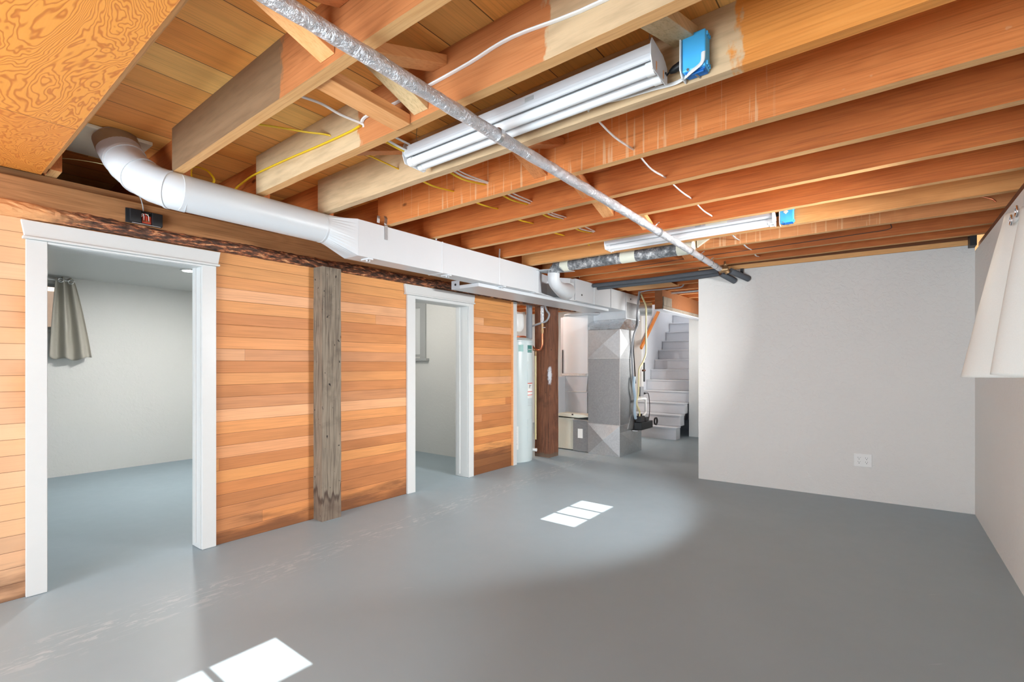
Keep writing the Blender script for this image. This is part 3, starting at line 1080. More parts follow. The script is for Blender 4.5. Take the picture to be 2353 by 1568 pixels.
# straight block and odd brace
b = angled_brace(-1.705, ys[1] + JT + .001, JZ + .035, ys[2] - .001, JZ + .016, 0.10, 0.045, M['brace'], 'pale orange straight block with a knot hole, lowest between the first two clear joists')
b = angled_brace(-0.60, ys[2] + JT + .001, JZ + .055, ys[3] - .001, DZ - 0.06, 0.09, 0.045, M['brace_gr'], 'pale brace above the nearer blue box, running from the cabled joist to the whitewashed joist')

# plywood sheet under the first joists
ply = B('plywood_sheet', M['ply'], (-3.69, -0.9, -2.4, 0.515, 2.320, 2.333), bevel=0.001)
tag(ply, 'orange plywood with swirling grain nailed under the joists at upper left', 'plywood')
bm = bmesh.new()
rr = []
for i in range(121):
    x = -3.66 + 2.7 * i / 120
    w = 0.011 + 0.006 * mnoise.noise(Vector((x * 6, 1, 1))) + 0.003 * mnoise.noise(Vector((x * 40, 2, 1)))
    rr.append([bm.verts.new((x, 0.512, 2.3195)), bm.verts.new((x, 0.517 + w, 2.3235 + w * .3)), bm.verts.new((x, 0.517 + w * .9, 2.334)), bm.verts.new((x, 0.512, 2.334))])
for a, b in zip(rr, rr[1:]):
    for k in range(4):
        bm.faces.new((a[k], a[(k + 1) % 4], b[(k + 1) % 4], b[k]))
ob('splintered_edge', bm, M['board'], ply)

# ------------------------------------------------------------------ round and square duct
duct = thing('air_duct', 'white painted air duct, round at left, then square along the board wall', 'duct', (-3.2, 3.0, 2.04))
RP = [(-3.46, 0.785, 2.552), (-3.44, 0.795, 2.50), (-3.40, 0.812, 2.435)]
T('pipe_collar', None or M['duct_grey'], RP, 0.104, duct, seg=36)
bm = bmesh.new()
el = [(-3.405, 0.81, 2.445), (-3.36, 0.826, 2.385), (-3.275, 0.862, 2.315), (-3.20, 0.905, 2.268), (-3.135, 0.965, 2.238), (-3.12, 1.03, 2.232)]
tube(bm, el, 0.1015, 36)
elb = ob('elbow', bm, M['duct'], duct, smooth=True)
for a, b in (((-3.395, 0.813, 2.432), (-3.385, 0.817, 2.42)), ((-3.29, 0.855, 2.327), (-3.277, 0.861, 2.317)), ((-3.148, 0.950, 2.243), (-3.14, 0.960, 2.240))):
    T('seam', M['duct'], [a, b], 0.1055, elb, seg=36)
T('round_pipe', M['duct'], [(-3.12, 0.99, 2.234), (-3.12, 1.86, 2.226)], 0.1, duct, seg=40)
T('seam', M['duct'], [(-3.12, 1.842, 2.226), (-3.12, 1.850, 2.226)], 0.1018, duct, seg=40)
# round to square piece
bm = bmesh.new()
seg = 40
R0 = []
R1 = []
cx, cz = -3.12, 2.226
X0, X1, Z0, Z1 = -3.175, -3.005, 2.058, 2.322
for k in range(seg):
    an = 2 * PI * k / seg
    c, s = math.cos(an), math.sin(an)
    R0.append(bm.verts.new((cx + .1 * c, 1.86, cz + .1 * s)))
    q = max(abs(c), abs(s))
    R1.append(bm.verts.new(((X0 + X1) / 2 + (X1 - X0) / 2 * c / q, 2.07, (Z0 + Z1) / 2 + (Z1 - Z0) / 2 * s / q)))
for k in range(seg):
    bm.faces.new((R0[k], R0[(k + 1) % seg], R1[(k + 1) % seg], R1[k]))
ob('square_reducer', bm, M['duct'], duct)
trunk = B('duct_trunk', M['duct'], (X0, X1, 2.07, 4.36, Z0, Z1), duct, 0.003)
for y in (2.90, 3.68):
    B('seam', M['duct'], (X0 - .002, X1 + .003, y, y + .014, Z0 - .003, Z1 + .003), trunk, 0.002)
# tapered throat behind the branch elbow, then the second trunk
bm = bmesh.new()
X0 = -3.40
A = [(X0, 4.36), (X1, 4.36), (X1 - .015, 4.42), (X1 - .13, 4.62), (X1 - .16, 4.86), (X1 - .02, 5.06), (X1 - .02, 5.14), (X0, 5.14)]
prism(bm, A, 'Z', Z0 + .002, Z1 - .004)
ob('duct_throat', bm, M['duct_grey'], duct)
bm = bmesh.new()
prism(bm, [(X0, 4.30), (X1 + .002, 4.30), (X1 + .002, 4.44), (X1 - .02, 4.52), (X1 - .05, 4.75), (X1 + .002, 5.0), (X1 + .002, 5.15), (X0, 5.15)], 'Z', Z0 - .006, Z0 + .002)
ob('throat_floor', bm, M['duct'], duct)
bm = bmesh.new()
prism(bm, [(X1 - .16, 4.70), (X1, 5.10), (X1, 5.12), (X1 - .2, 5.12)], 'Z', Z0 + .003, Z1 - .06)
ob('throat_scoop', bm, M['duct'], duct)
B('duct_trunk', M['duct'], (X0, -3.000, 5.14, 6.10, Z0, 2.326), duct, 0.003)
B('duct_trunk', M['duct'], (X0, -3.000, 6.115, 6.585, Z0, 2.324), duct, 0.003)
B('seam', M['dark'], (X0 + .004, -3.004, 6.10, 6.115, Z0 + .004, 2.32), duct)
B('seam', M['duct'], (X0 - .002, -2.996, 5.62, 5.634, Z0 - .003, 2.328), duct, 0.002)


def hole_disc(name, x, y, z, r, axis, m, parent):
    bm = bmesh.new()
    poly = [(r * math.cos(2 * PI * k / 20), r * math.sin(2 * PI * k / 20)) for k in range(20)]
    if axis == 'X':
        prism(bm, [(y + a, z + b) for a, b in poly], 'X', x, x + .002)
    else:
        prism(bm, [(x + a, z + b) for a, b in poly], 'Y', y - .002, y)
    return ob(name, bm, m, parent)


hole_disc('knockout_hole', -2.999, 5.30, 2.14, .011, 'X', M['black'], duct)
# plenum at the right end of the trunk
plen = B('plenum', M['duct'], (-3.61, -3.000, 6.60, 7.11, 1.945, 2.322), duct, 0.003)
B('access_panel', M['galv_dk'], (-3.000, -2.996, 6.62, 7.10, 1.955, 2.19), plen, 0.001)
hole_disc('knockout_hole', -2.9995, 6.76, 2.245, .013, 'X', M['black'], plen)
# lower pan beside the trunk
B('return_pan', M['duct_grey'], (-3.44, -3.33, 3.452, 3.455, 2.022, 2.106), duct)
B('return_pan', M['duct'], (-3.44, -3.08, 3.456, 6.2, 2.022, 2.056), duct, 0.002)
hole_disc('knockout_hole', -3.385, 3.452, 2.066, .012, 'Y', M['black'], duct)
for y in (2.16, 2.98, 3.75):
    bm = bmesh.new()
    bx(bm, -3.10, -3.012, y, y + .045, 2.048, 2.058)
    bx(bm, -3.05, -3.035, y + .008, y + .014, 2.036, 2.048)
    bx(bm, -3.05, -3.035, y + .028, y + .034, 2.036, 2.048)
    ob('joining_clip', bm, M['duct'], trunk)
bm = bmesh.new()
bx(bm, -3.88, -3.40, 0.63, 0.948, 2.556, 2.5755)
tag(ob('flange_board', bm, M['tape'], bevel=0.003), 'pale square board on the decking around the top of the round duct', 'board')
# dark mark where the plain collar shows through the paint
T('unpainted_band', M['aged'], [(-3.458, 0.786, 2.548), (-3.435, 0.798, 2.49)], 0.1055, duct, seg=36)

# branch elbow and mottled pipe
br = thing('branch_pipe', 'mottled grey round pipe with pale tape bands, running below the joists to a white elbow', 'pipe', (-2.1, 4.42, 2.27))
brp = T('pipe_body', M['mottled'], [(-2.83, 4.415, 2.325), (-1.46, 4.415, 2.325)], 0.058, br, seg=32)
T('elbow', M['mottled'], smooth_path([(-2.70, 4.415, 2.325), (-2.80, 4.415, 2.318), (-2.845, 4.42, 2.28), (-2.852, 4.425, 2.245)], 5), 0.0595, br, seg=28)
for (x0, x1) in ((-2.74, -2.64), (-2.05, -1.90), (-1.50, -1.36)):
    T('tape_band', M['tape'], [(x0, 4.415, 2.325), (x1, 4.415, 2.325)], 0.060, brp, seg=32)
T('elbow', M['duct'], smooth_path([(-2.852, 4.425, 2.262), (-2.855, 4.43, 2.20), (-2.87, 4.50, 2.15), (-2.91, 4.66, 2.125), (-2.98, 4.86, 2.135), (-3.02, 4.98, 2.15)], 5), [0.066] * 12 + [0.068, .07, .073, .076, .08, .084, .088, .09, .092, .094, .095, .096, .097, .098], br, seg=32)
bm = bmesh.new()
prism(bm, [(-3.10, 4.28), (-2.80, 4.36), (-2.70, 4.62), (-3.0, 4.56)], 'Z', 2.2955, 2.2985)
ob('metal_flange', bm, M['duct'], br)

# scrap of pale board beside the pipe end
bm = bmesh.new()
prism(bm, [(-1.375, 2.352), (-1.375, 2.425), (-1.24, 2.435)], 'Y', 4.555, 4.590)
tag(ob('board_scrap', bm, M['tape'], bevel=0.001), 'pale triangular scrap of board wedged beside the end of the mottled pipe', 'scrap')
tag(B('blocking', M['brace_gr'], (-1.56, -1.385, 4.50, 4.590, 2.352, 2.43), bevel=0.002), 'weathered wooden block at the far end of the mottled pipe', 'block')

# hanger straps
SL = ['bent metal hanger strap nailed up beside the start of the square duct', 'short metal hanger strap left of the bent one over the duct start', 'small metal hanger strap at the first seam of the square duct', 'metal hanger strap over the middle of the square duct', 'metal hanger strap right of the white branch elbow']
for i, (y, z1, z0, w) in enumerate([(2.30, 2.40, 2.22, .028), (2.232, 2.385, 2.31, .024), (2.823, 2.345, 2.30, .018), (3.668, 2.41, 2.30, .02), (5.235, 2.45, 2.325, .02)]):
    bm = bmesh.new()
    prism(bm, [(-3.003, z0), (-3.0005, z0), (-3.0005, 2.326), (-3.006, 2.335), (-2.998, z1 - .02), (-3.01, z1), (-3.012, z1), (-3.001, z1 - .02), (-3.0085, 2.335), (-3.003, 2.325)] if z0 < 2.3 else [(-3.006, z0 + .024), (-3.0045, z0 + .024), (-2.999, z1), (-3.001, z1)], 'Y', y, y + w)
    tag(ob('hanger_strap', bm, M['galv_dk']), SL[i], 'strap')

# ------------------------------------------------------------------ foil-wrapped pipe
fp = thing('foil_wrapped_pipe', 'long silver foil-wrapped water pipe hanging diagonally across the picture under the joists', 'pipe', (-1.34, 2.5, 2.22))
bm = bmesh.new()
pts = []
for i in range(361):
    y = -2.3 + 7.70 * i / 360
    pts.append((-1.325 - 0.008 * y + .003 * math.sin(y * 3), y, 2.272 + .003 * math.sin(y * 2.1)))
rad = [0.0262 + 0.0025 * mnoise.noise(Vector((0, p[1] * 7, 2))) for p in pts]
tube(bm, pts, rad, 26, jitter=0.10)
jack = ob('foil_jacket', bm, M['foil'], fp, smooth=True)
for y in (1.62, 3.55, 4.30, 4.62, 4.95, 5.12):
    T('wrap_band', M['galv_dk'] if y > 2 else M['galv_lt'], [(-1.325 - .008 * y, y, 2.273), (-1.325 - .008 * y, y + .022, 2.273)], 0.0305, jack, seg=24)
for y in (3.50, 4.66, 4.98):
    T('wire_twist', M['galv_lt'], [(-1.33 - .008 * y, y, 2.305), (-1.32 - .008 * y, y + .01, 2.322), (-1.30 - .008 * y, y, 2.328)], 0.004, fp, seg=6)

# pipe fittings at the back wall
ft = thing('pipe_fitting', 'brown metal pipe valve where the foil pipe meets grey foam-covered pipes at the back wall', 'fitting', (-1.30, 5.33, 2.2))
T('valve_body', M['brass'], [(-1.375, 5.33, 2.262), (-1.29, 5.335, 2.262)], [0.034, 0.03], ft, seg=16)
bm = bmesh.new()
lathe(bm, [(0.030, 2.245), (0.036, 2.262), (0.030, 2.285), (0.022, 2.30), (0.024, 2.315), (0.012, 2.318), (0.010, 2.345), (0.004, 2.352)], -1.325, 5.34, 18)
ob('valve_bonnet', bm, M['brass'], ft, smooth=True)
T('valve_outlet', M['brass'], [(-1.315, 5.335, 2.262), (-1.295, 5.345, 2.222)], [0.03, 0.024], ft, seg=14)
T('tap_outlet', M['copper_dk'], [(-1.375, 5.345, 2.262), (-1.375, 5.36, 2.235), (-1.372, 5.375, 2.215)], [0.02, 0.018, .015], ft, seg=14)
FL = ['left of two short grey foam-covered pipe stubs against the back wall', 'right of two short grey foam-covered pipe stubs against the back wall']
for i, (a, b) in enumerate([((-1.372, 5.362, 2.232), (-1.275, 5.535, 2.165)), ((-1.275, 5.355, 2.245), (-1.14, 5.545, 2.175))]):
    T('foam_pipe', M['foam'], [a, b], 0.031, None, seg=24)
    tag(bpy.context.scene.objects[-1] if False else COL.objects[-1], FL[i], 'pipe', 'grey foam-covered pipes')
T('foam_pipe', M['foam'], [(-2.985, 5.572, 2.292), (-2.2, 5.56, 2.284), (-1.40, 5.385, 2.270)], 0.026, None, seg=20)
tag(COL.objects[-1], 'upper of two long dark grey foam-covered pipes running left from the fitting', 'pipe', 'grey foam-covered pipes')
T('foam_pipe', M['foam'], [(-2.985, 5.70, 2.272), (-2.2, 5.64, 2.262), (-1.66, 5.50, 2.240), (-1.385, 5.40, 2.235)], 0.022, None, seg=20)
tag(COL.objects[-1], 'lower, thinner of two long dark grey foam-covered pipes running left from the fitting', 'pipe', 'grey foam-covered pipes')
tag(B('hanger_bracket', M['black'], (-1.215, -1.185, 5.52, 5.528, 2.20, 2.288)), 'small dark strap on the back wall behind the grey foam pipe stubs', 'bracket')

# ------------------------------------------------------------------ tube lights
def tube_light(x0, x1, y0, z0, label, extra=False):
    """y0, z0: near upper edge of the reflector"""
    K = 1.115
    Y = lambda a: y0 + (a - 1.497) * K
    Z = lambda b: z0 + (b - 2.303) * K
    t = thing('tube_light', label, 'light fixture', ((x0 + x1) / 2, y0 + .07, z0 - .08), 'hanging twin-tube shop lights')
    X0, X1 = x0, x1
    sh = lambda poly: [(Y(a), Z(b)) for a, b in poly]
    bm = bmesh.new()
    prism(bm, sh([(1.497, 2.303), (1.494, 2.270), (1.505, 2.258), (1.513, 2.258), (1.536, 2.290), (1.567, 2.262), (1.598, 2.290), (1.617, 2.258), (1.626, 2.258), (1.634, 2.270), (1.631, 2.303), (1.60, 2.318), (1.53, 2.318)]), 'X', X0 + .004, X1 - .004)
    refl = ob('reflector', bm, M['enamel'], t)
    bm = bmesh.new()
    prism(bm, sh([(1.4925, 2.273), (1.4925, 2.2705), (1.498, 2.264), (1.5, 2.267)]), 'X', X0 + .006, X1 - .006)
    ob('reflector_lip', bm, M['lens_grey'], refl)
    for x in (X0, X1 - .004):
        bm = bmesh.new()
        prism(bm, sh([(1.500, 2.322), (1.490, 2.300), (1.490, 2.262), (1.505, 2.226), (1.622, 2.222), (1.636, 2.232), (1.636, 2.285), (1.60, 2.310)]), 'X', x, x + .004)
        ob('end_plate', bm, M['enamel'], t, bevel=0.001)
    for yy in (1.536, 1.598):
        tl = T('tube_lamp', M['tube'], [(X0 + .03, Y(yy), Z(2.243)), (X1 - .03, Y(yy), Z(2.243))], 0.0215, t, seg=24)
        for (a, b) in ((X0 + .005, X0 + .035), (X1 - .035, X1 - .005)):
            T('tube_socket', M['white'], [(a, Y(yy), Z(2.243)), (b, Y(yy), Z(2.243))], 0.0245, tl, seg=20)
        B('socket_slot', M['brace'], (X1, X1 + .0008, Y(yy - .004), Y(yy + .004), Z(2.235), Z(2.262)), t)
    for x in (X0 + .04, X1 - .03):
        T('hanging_hook', M['steel'], [(x, Y(1.545), Z(2.318)), (x + .006, Y(1.55), Z(2.335)), (x, Y(1.545), Z(2.355)), (x + .004, Y(1.55), 2.575)], 0.0018, t, seg=6)
    B('rating_label', M['greyink'], (X0 + .80, X0 + .845, Y(1.4935), Y(1.4945), Z(2.276), Z(2.292)), refl)
    if extra:
        B('paper_tag', M['tape'], (X0 + .88, X0 + 1.04, Y(1.487), Y(1.489), Z(2.272), Z(2.306)), refl)
    return t


tube_light(-2.02, -0.66, 1.669, 2.422, 'white twin-tube light hanging across the near joists, crossed by the foil pipe')
tube_light(-2.00, -0.65, 3.94, 2.395, 'farther white twin-tube light with a paper tag, in front of the light orange joist', True)


def blue_box(x0, x1, y1, z0, z1, label, near):
    t = thing('junction_box', label, 'electrical box', ((x0 + x1) / 2, y1, z0), 'blue electrical boxes')
    d = 0.058
    bm = bmesh.new()
    bx(bm, x0, x1, y1 - d, y1 - .001, z0, z1)
    body = ob('box_body', bm, M['blue'], t, bevel=0.005)
    bm = bmesh.new()
    prism(bm, [(y1 - d - .012, z0 + .008), (y1 - d + .01, z0 - .014), (y1 - .002, z0 - .014), (y1 - .002, z1 + .004), (y1 - d - .004, z1 + .010), (y1 - d - .012, z1)], 'X', x0 - .006, x0 - .001)
    ob('cover_plate', bm, M['white'], t, bevel=0.001)
    B('box_flange', M['blue_dk'], [(x0 + .01, x1 - .004, y1 - d + .008, y1 - .006, z0 - .006, z0), (x0 + .03, x1 - .01, y1 - d + .012, y1 - d + .02, z0 - .012, z0 - .006)], t, 0.001)
    for k in range(3):
        B('box_clip', M['blue'], (x1, x1 + .006, y1 - .05 + .016 * k, y1 - .042 + .016 * k, z0 + .006, z0 + .02), body, 0.001)
        B('box_clip', M['blue'], (x1, x1 + .006, y1 - .05 + .016 * k, y1 - .042 + .016 * k, z1 - .02, z1 - .008), body, 0.001)
    T('screw', M['steel'], [(x0 + .022, y1 - d - .004, z0 + .004), (x0 + .022, y1 - d + .004, z0 + .004)], .0045, t, seg=12)
    T('nail', M['steel'], [(x0 + .02, y1 - .03, z1 + .004), (x0 + .034, y1, z1 + .004)], .003, t, seg=8)
    T('nail', M['steel'], [(x0 + .035, y1 - .05, z0 - .004), (x0 + .05, y1, z0 - .008)], .003, t, seg=8)
    if not near:
        bm = bmesh.new()
        cx, cz = (x0 + x1) / 2 - .005, (z0 + z1) / 2 + .02
        prism(bm, [(cx - .018, cz), (cx, cz - .018), (cx + .018, cz), (cx, cz + .018)], 'Y', y1 - d - .001, y1 - d)
        ob('diamond_sticker', bm, M['label'], body)
    return t


blue_box(-0.597, -0.513, 1.859, 2.352, 2.487, 'blue plastic electrical box nailed to the whitewashed joist beside the near tube light', True)
blue_box(-0.632, -0.545, 4.195, 2.343, 2.463, 'farther blue plastic electrical box with a small diamond sticker, on the light orange joist', False)
# plugs and cords of the two lights
for (xa, ya, za, xb, yb, zb, lab) in ((-0.658, 1.80, 2.375, -0.603, 1.83, 2.40, 'short black cord and plug from the near tube light to the blue box'),
                                      (-0.648, 4.08, 2.345, -0.64, 4.16, 2.42, 'black cord and plug from the farther tube light to its blue box')):
    t = thing('power_cord', lab, 'cord', (xa, ya, za - .02))
    T('cord', M['black'], smooth_path([(xa, ya, za), (xa - .03, ya + .06, za + .0), (xa - .07, yb - .08, za + .05), (xb - .075, yb - .03, zb - .035), (xb - .045, yb, zb - .008)], 6), .0035, t, seg=8)
    T('plug', M['black'], [(xb - .050, yb - .002, zb - .012), (xb - .034, yb, zb - .006), (xb - .012, yb, zb), (xb - .003, yb, zb)], [.007, .014, .016, .016], t, seg=12)

# ------------------------------------------------------------------ cables through the joists
HY = [j[0] + JT / 2 for j in JN]


def cable(name, m, pts, r, label, cat='cable', flat=0.55, n=5, seg=8, group=None):
    bm = bmesh.new()
    tube(bm, smooth_path(pts, n), r, seg, flat=flat)
    return tag(ob(name, bm, m, smooth=True), label, cat, group)


def through(x, z, js, sag=0.022, jit=0.01, seed=1):
    rng = random.Random(seed)
    pts = []
    for a in js:
        xx, zz = x + rng.uniform(-jit, jit), z + rng.uniform(-jit / 2, jit / 2)
        pts.append((xx, HY[a] - .02, zz))
        pts.append((xx, HY[a] + .02, zz))
        if a != js[-1]:
            ny = HY[a + 1]
            pts.append((x + rng.uniform(-jit, jit) * 1.5, (HY[a] + ny) / 2, z - sag * rng.uniform(.6, 1.1) + (0.105 if a == 7 else 0)))
    return pts


CG = 'cables threaded through the joists'
cable('white_cable', M['wcable'], [(-0.52, 1.80, 2.40), (-0.524, 1.796, 2.362), (-0.56, 1.80, 2.345), (-0.63, 1.848, 2.352), (-0.73, 1.852, 2.362), (-0.87, 1.853, 2.372), (-0.96, 1.852, 2.384), (-1.01, 1.856, 2.380)] + through(-1.02, 2.373, list(range(3, 12)), 0.018, 0.004, 3), .0082,
      'white cable from the near blue box threading the joists right of the foil pipe', group=CG)
cable('white_cable', M['wcable'], [(0.55, 1.399, 2.47), (0.0, 1.399, 2.45), (-0.70, 1.399, 2.435), (-1.08, 1.399, 2.472), (-1.293, 1.398, 2.458), (-1.517, 1.398, 2.452), (-1.75, 1.397, 2.450), (-1.938, 1.396, 2.457), (-1.985, 1.396, 2.452), (-2.003, 1.40, 2.440)], .0092,
      'white cable stapled along the joist above the near tube light', group=CG)
cable('white_cable', M['wcable'], [(-2.036, 1.006, 2.46), (-2.036, 1.09, 2.452), (-2.024, 1.20, 2.455), (-2.028, 1.30, 2.448), (-2.005, 1.40, 2.438)] + through(-2.002, 2.422, [2, 3, 4, 5, 6, 7, 8], .02, .006, 5), .0085,
      'white cable running off the half-grey joist past the near tube light', group=CG)
cable('white_cable', M['wcable'], [(-1.98, 1.459, 2.436)] + through(-1.985, 2.428, [3, 4, 5, 6, 7, 8], .012, .008, 9), .0078,
      'second white cable paired with one beside the near tube light', group=CG)
cable('yellow_cable', M['yellow'], through(-2.018, 2.416, [2, 3, 4, 5, 6, 7, 8], .024, .006, 12), .0075,
      'yellow cable bundled with two white ones at the left end of the near tube light', group=CG)
cable('yellow_cable', M['yellow'], [(-2.72, 1.007, 2.49), (-2.62, 1.06, 2.50), (-2.50, 1.18, 2.492), (-2.38, 1.32, 2.478), (-2.293, 1.40, 2.466), (-2.291, 1.46, 2.455)] + through(-2.295, 2.437, [3, 4, 5, 6, 7, 8], .02, .004, 14), .0078,
      'yellow cable coming off the half-grey joist, threading the joists left of the other cables', group=CG)
cable('yellow_cable', M['yellow'], [(-3.52, 1.30, 2.40), (-3.44, 1.392, 2.418), (-3.34, 1.399, 2.440), (-3.18, 1.399, 2.456), (-3.03, 1.399, 2.457), (-2.70, 1.399, 2.448), (-2.373, 1.399, 2.433), (-2.10, 1.399, 2.425), (-2.012, 1.398, 2.428)], .0088,
      'yellow cable stapled along the side of the second joist, above the round duct', group=CG)
cable('yellow_cable', M['yellow'], [(-3.46, 1.02, 2.38), (-3.36, 1.09, 2.352), (-3.26, 1.17, 2.345), (-3.20, 1.20, 2.38), (-3.23, 1.17, 2.44), (-3.30, 1.12, 2.46), (-3.33, 1.13, 2.40), (-3.28, 1.20, 2.34), (-3.24, 1.26, 2.325)], .0085,
      'loop of yellow cable hanging above the round duct', 'cable')
cable('white_cable', M['wcable'], [(-3.38, 1.06, 2.56), (-3.33, 1.08, 2.46), (-3.33, 1.10, 2.38), (-3.38, 1.09, 2.355), (-3.46, 1.06, 2.37)], .006,
      'short white cable dangling beside the yellow loop above the round duct', 'cable')
# staples
SP = [(-2.13, 1.3985, 2.425), (-3.16, 1.3985, 2.457)]
for (x, y, z), l in zip(SP, ('staple', 'staple')):
    pass
# black plug of caulk holes skipped; copper wire and dark wire near the right wall
cable('copper_wire', M['copper'], [(0.40, 4.586, 2.440), (0.492, 4.585, 2.432), (0.567, 4.582, 2.398), (0.59, 4.58, 2.372)], .004, 'thin copper wire curling off the joist end by the right wall', 'wire', flat=1)
cable('dark_wire', M['dark'], [(-2.4, 5.064, 2.352), (-1.6, 5.067, 2.372), (-0.8, 5.068, 2.376), (-0.2, 5.068, 2.385), (0.02, 5.068, 2.392), (0.035, 5.068, 2.43), (0.037, 5.068, 2.46)], .0028, 'thin dark wire tacked along the side of the joist second from the back wall', 'wire', flat=1)
# thin thread hanging left of the elbow
cable('thin_wire', M['ycable'], [(-3.95, 0.56, 2.50), (-3.75, 0.66, 2.47), (-3.58, 0.78, 2.43), (-3.45, 0.93, 2.36)], .0018, 'thin pale wire drooping past the dark gap left of the white elbow', 'wire', flat=1)

# black transformer plate on the beam
t = thing('doorbell_chime', 'small open black doorbell chime with red and white wires, screwed to the beam', 'electrical device', (-3.688, 0.98, 2.145))
BXF = -3.690
B('back_plate', M['black'], (BXF + .001, BXF + .007, 0.887, 1.075, 2.147, 2.236), t, 0.002)
B('side_cover', M['black'], [(BXF + .007, BXF + .030, 0.905, 0.962, 2.152, 2.232), (BXF + .007, BXF + .030, 1.018, 1.074, 2.150, 2.230), (BXF + .007, BXF + .020, 0.962, 1.018, 2.222, 2.230)], t, 0.003)
B('chime_bar', M['galv_lt'], (BXF + .018, BXF + .030, 0.915, 1.064, 2.1455, 2.149), t, 0.001)
tb = B('terminal_board', M['red'], (BXF + .008, BXF + .012, 0.970, 1.016, 2.158, 2.205), t)
for k in range(3):
    T('terminal_screw', M['brass'], [(BXF + .012, 0.977 + .013 * k, 2.172), (BXF + .018, 0.977 + .013 * k, 2.172)], .0045, tb, seg=10)
    T('lead_wire', M['wcable'] if k != 1 else M['redink'], smooth_path([(BXF + .018, 0.977 + .013 * k, 2.176), (BXF + .024, 0.975 + .012 * k, 2.205), (BXF + .02, 0.968 + .006 * k, 2.214), (BXF + .014, 0.962, 2.19)], 5), .0018, tb, seg=6)
B('chime_plunger', M['ycable'], (BXF + .012, BXF + .018, 0.987, 1.002, 2.213, 2.218), t)
T('feed_wire', M['greyink'], smooth_path([(BXF + .006, 0.978, 2.228), (BXF + .01, 0.974, 2.262), (BXF + .004, 0.968, 2.30), (BXF - .02, 0.965, 2.33)], 5), .003, t, seg=8)

# plywood patch and stairwell framing in the utility corner
tag(B('plywood_patch', M['board'], (-2.91, -2.18, 5.935, 6.47, 2.322, 2.334), bevel=0.001), 'small light orange plywood patch under the joists beyond the white wall', 'plywood')
t = thing('stairwell_header', 'timber stairwell header with a white-painted underside, above the foot of the stairs', 'beam', (-2.515, 7.64, 2.036))
B('painted_underside', M['stair'], (-2.58, -2.45, 6.60, 8.665, 2.036, 2.050), t, 0.002)
B('side_board', M['wood_b'], (-2.575, -2.47, 6.62, 8.66, 2.052, 2.33), t, 0.002)
B('bottom_rail', M['post'], (-2.468, -2.455, 6.63, 8.66, 2.052, 2.10), t, 0.002)
B('weathered_block', M['post'], (-2.468, -2.452, 6.64, 6.96, 2.102, 2.225), t, 0.002)
cable('conduit', M['gcable'], [(-2.80, 6.62, 2.20), (-2.79, 6.60, 2.30), (-2.737, 6.60, 2.318), (-2.66, 6.60, 2.325), (-2.50, 6.60, 2.322), (-2.30, 6.60, 2.322), (-2.20, 6.60, 2.328), (-2.165, 6.60, 2.36), (-2.158, 6.60, 2.42)], .010, 'grey conduit bending up from the furnace top to a small metal box', 'conduit', flat=1)
tag(B('metal_box', M['galv'], (-2.195, -2.13, 6.57, 6.63, 2.42, 2.50), bevel=0.002), 'small metal electrical box above the end of the grey conduit', 'electrical box')
cable('conduit', M['galv'], [(-2.62, 7.0, 2.318), (-2.3, 7.0, 2.318), (-1.62, 7.0, 2.318)], .018, 'straight metal conduit under the joists above the stairwell header', 'conduit', flat=1)

# ------------------------------------------------------------------ sheet-metal boot and column
t = thing('sheet_metal_duct', 'tall galvanised sheet-metal duct column standing on a wider crossed boot in front of the stairs', 'duct', (-3.115, 6.36, 0.0))


def pane_quad(name, m, pts, parent, d=0.0015):
    """thin folded facet: pts is 3 or 4 points; given a little thickness"""
    bm = bmesh.new()
    vs = [bm.verts.new(p) for p in pts]
    f = bm.faces.new(vs)
    n = Vector(pts[1]) - Vector(pts[0])
    nn = n.cross(Vector(pts[2]) - Vector(pts[0])).normalized()
    r = bmesh.ops.extrude_face_region(bm, geom=[f])
    for v in r['geom']:
        if isinstance(v, bmesh.types.BMVert):
            v.co += nn * d
    return ob(name, bm, m, parent)


cx0, cx1, cy0, cy1 = -3.366, -2.875, 6.125, 6.595
B('column_body', M['galv_dk'], (cx0, cx1, cy0, cy1, 0.43, 1.358), t, 0.002)
upper = B('column_upper', M['galv'], (cx0, cx1, cy0, cy1, 1.360, 1.762), t, 0.002)


def crossed(x, y, z0, z1, a, b, axis, parent, mats, bulge=0.014):
    """cross-broken sheet: four triangles rising to a shallow centre. axis: facing -Y or +X"""
    if axis == 'Y':
        c = [(a, y, z0), (b, y, z0), (b, y, z1), (a, y, z1)]
        m = ((a + b) / 2, y - bulge, (z0 + z1) / 2)
    else:
        c = [(x, a, z0), (x, b, z0), (x, b, z1), (x, a, z1)]
        m = (x + bulge, (a + b) / 2, (z0 + z1) / 2)
    for k in range(4):
        pane_quad('crossed_facet', mats[k], [c[k], c[(k + 1) % 4], m], parent, 0.001)


crossed(0, cy0 - .0015, 1.362, 1.760, cx0, cx1, 'Y', upper, [M['galv']] * 4, 0.016)
crossed(cx1 + .0015, 0, 1.362, 1.760, cy0, cy1, 'X', upper, [M['galv']] * 4, 0.016)
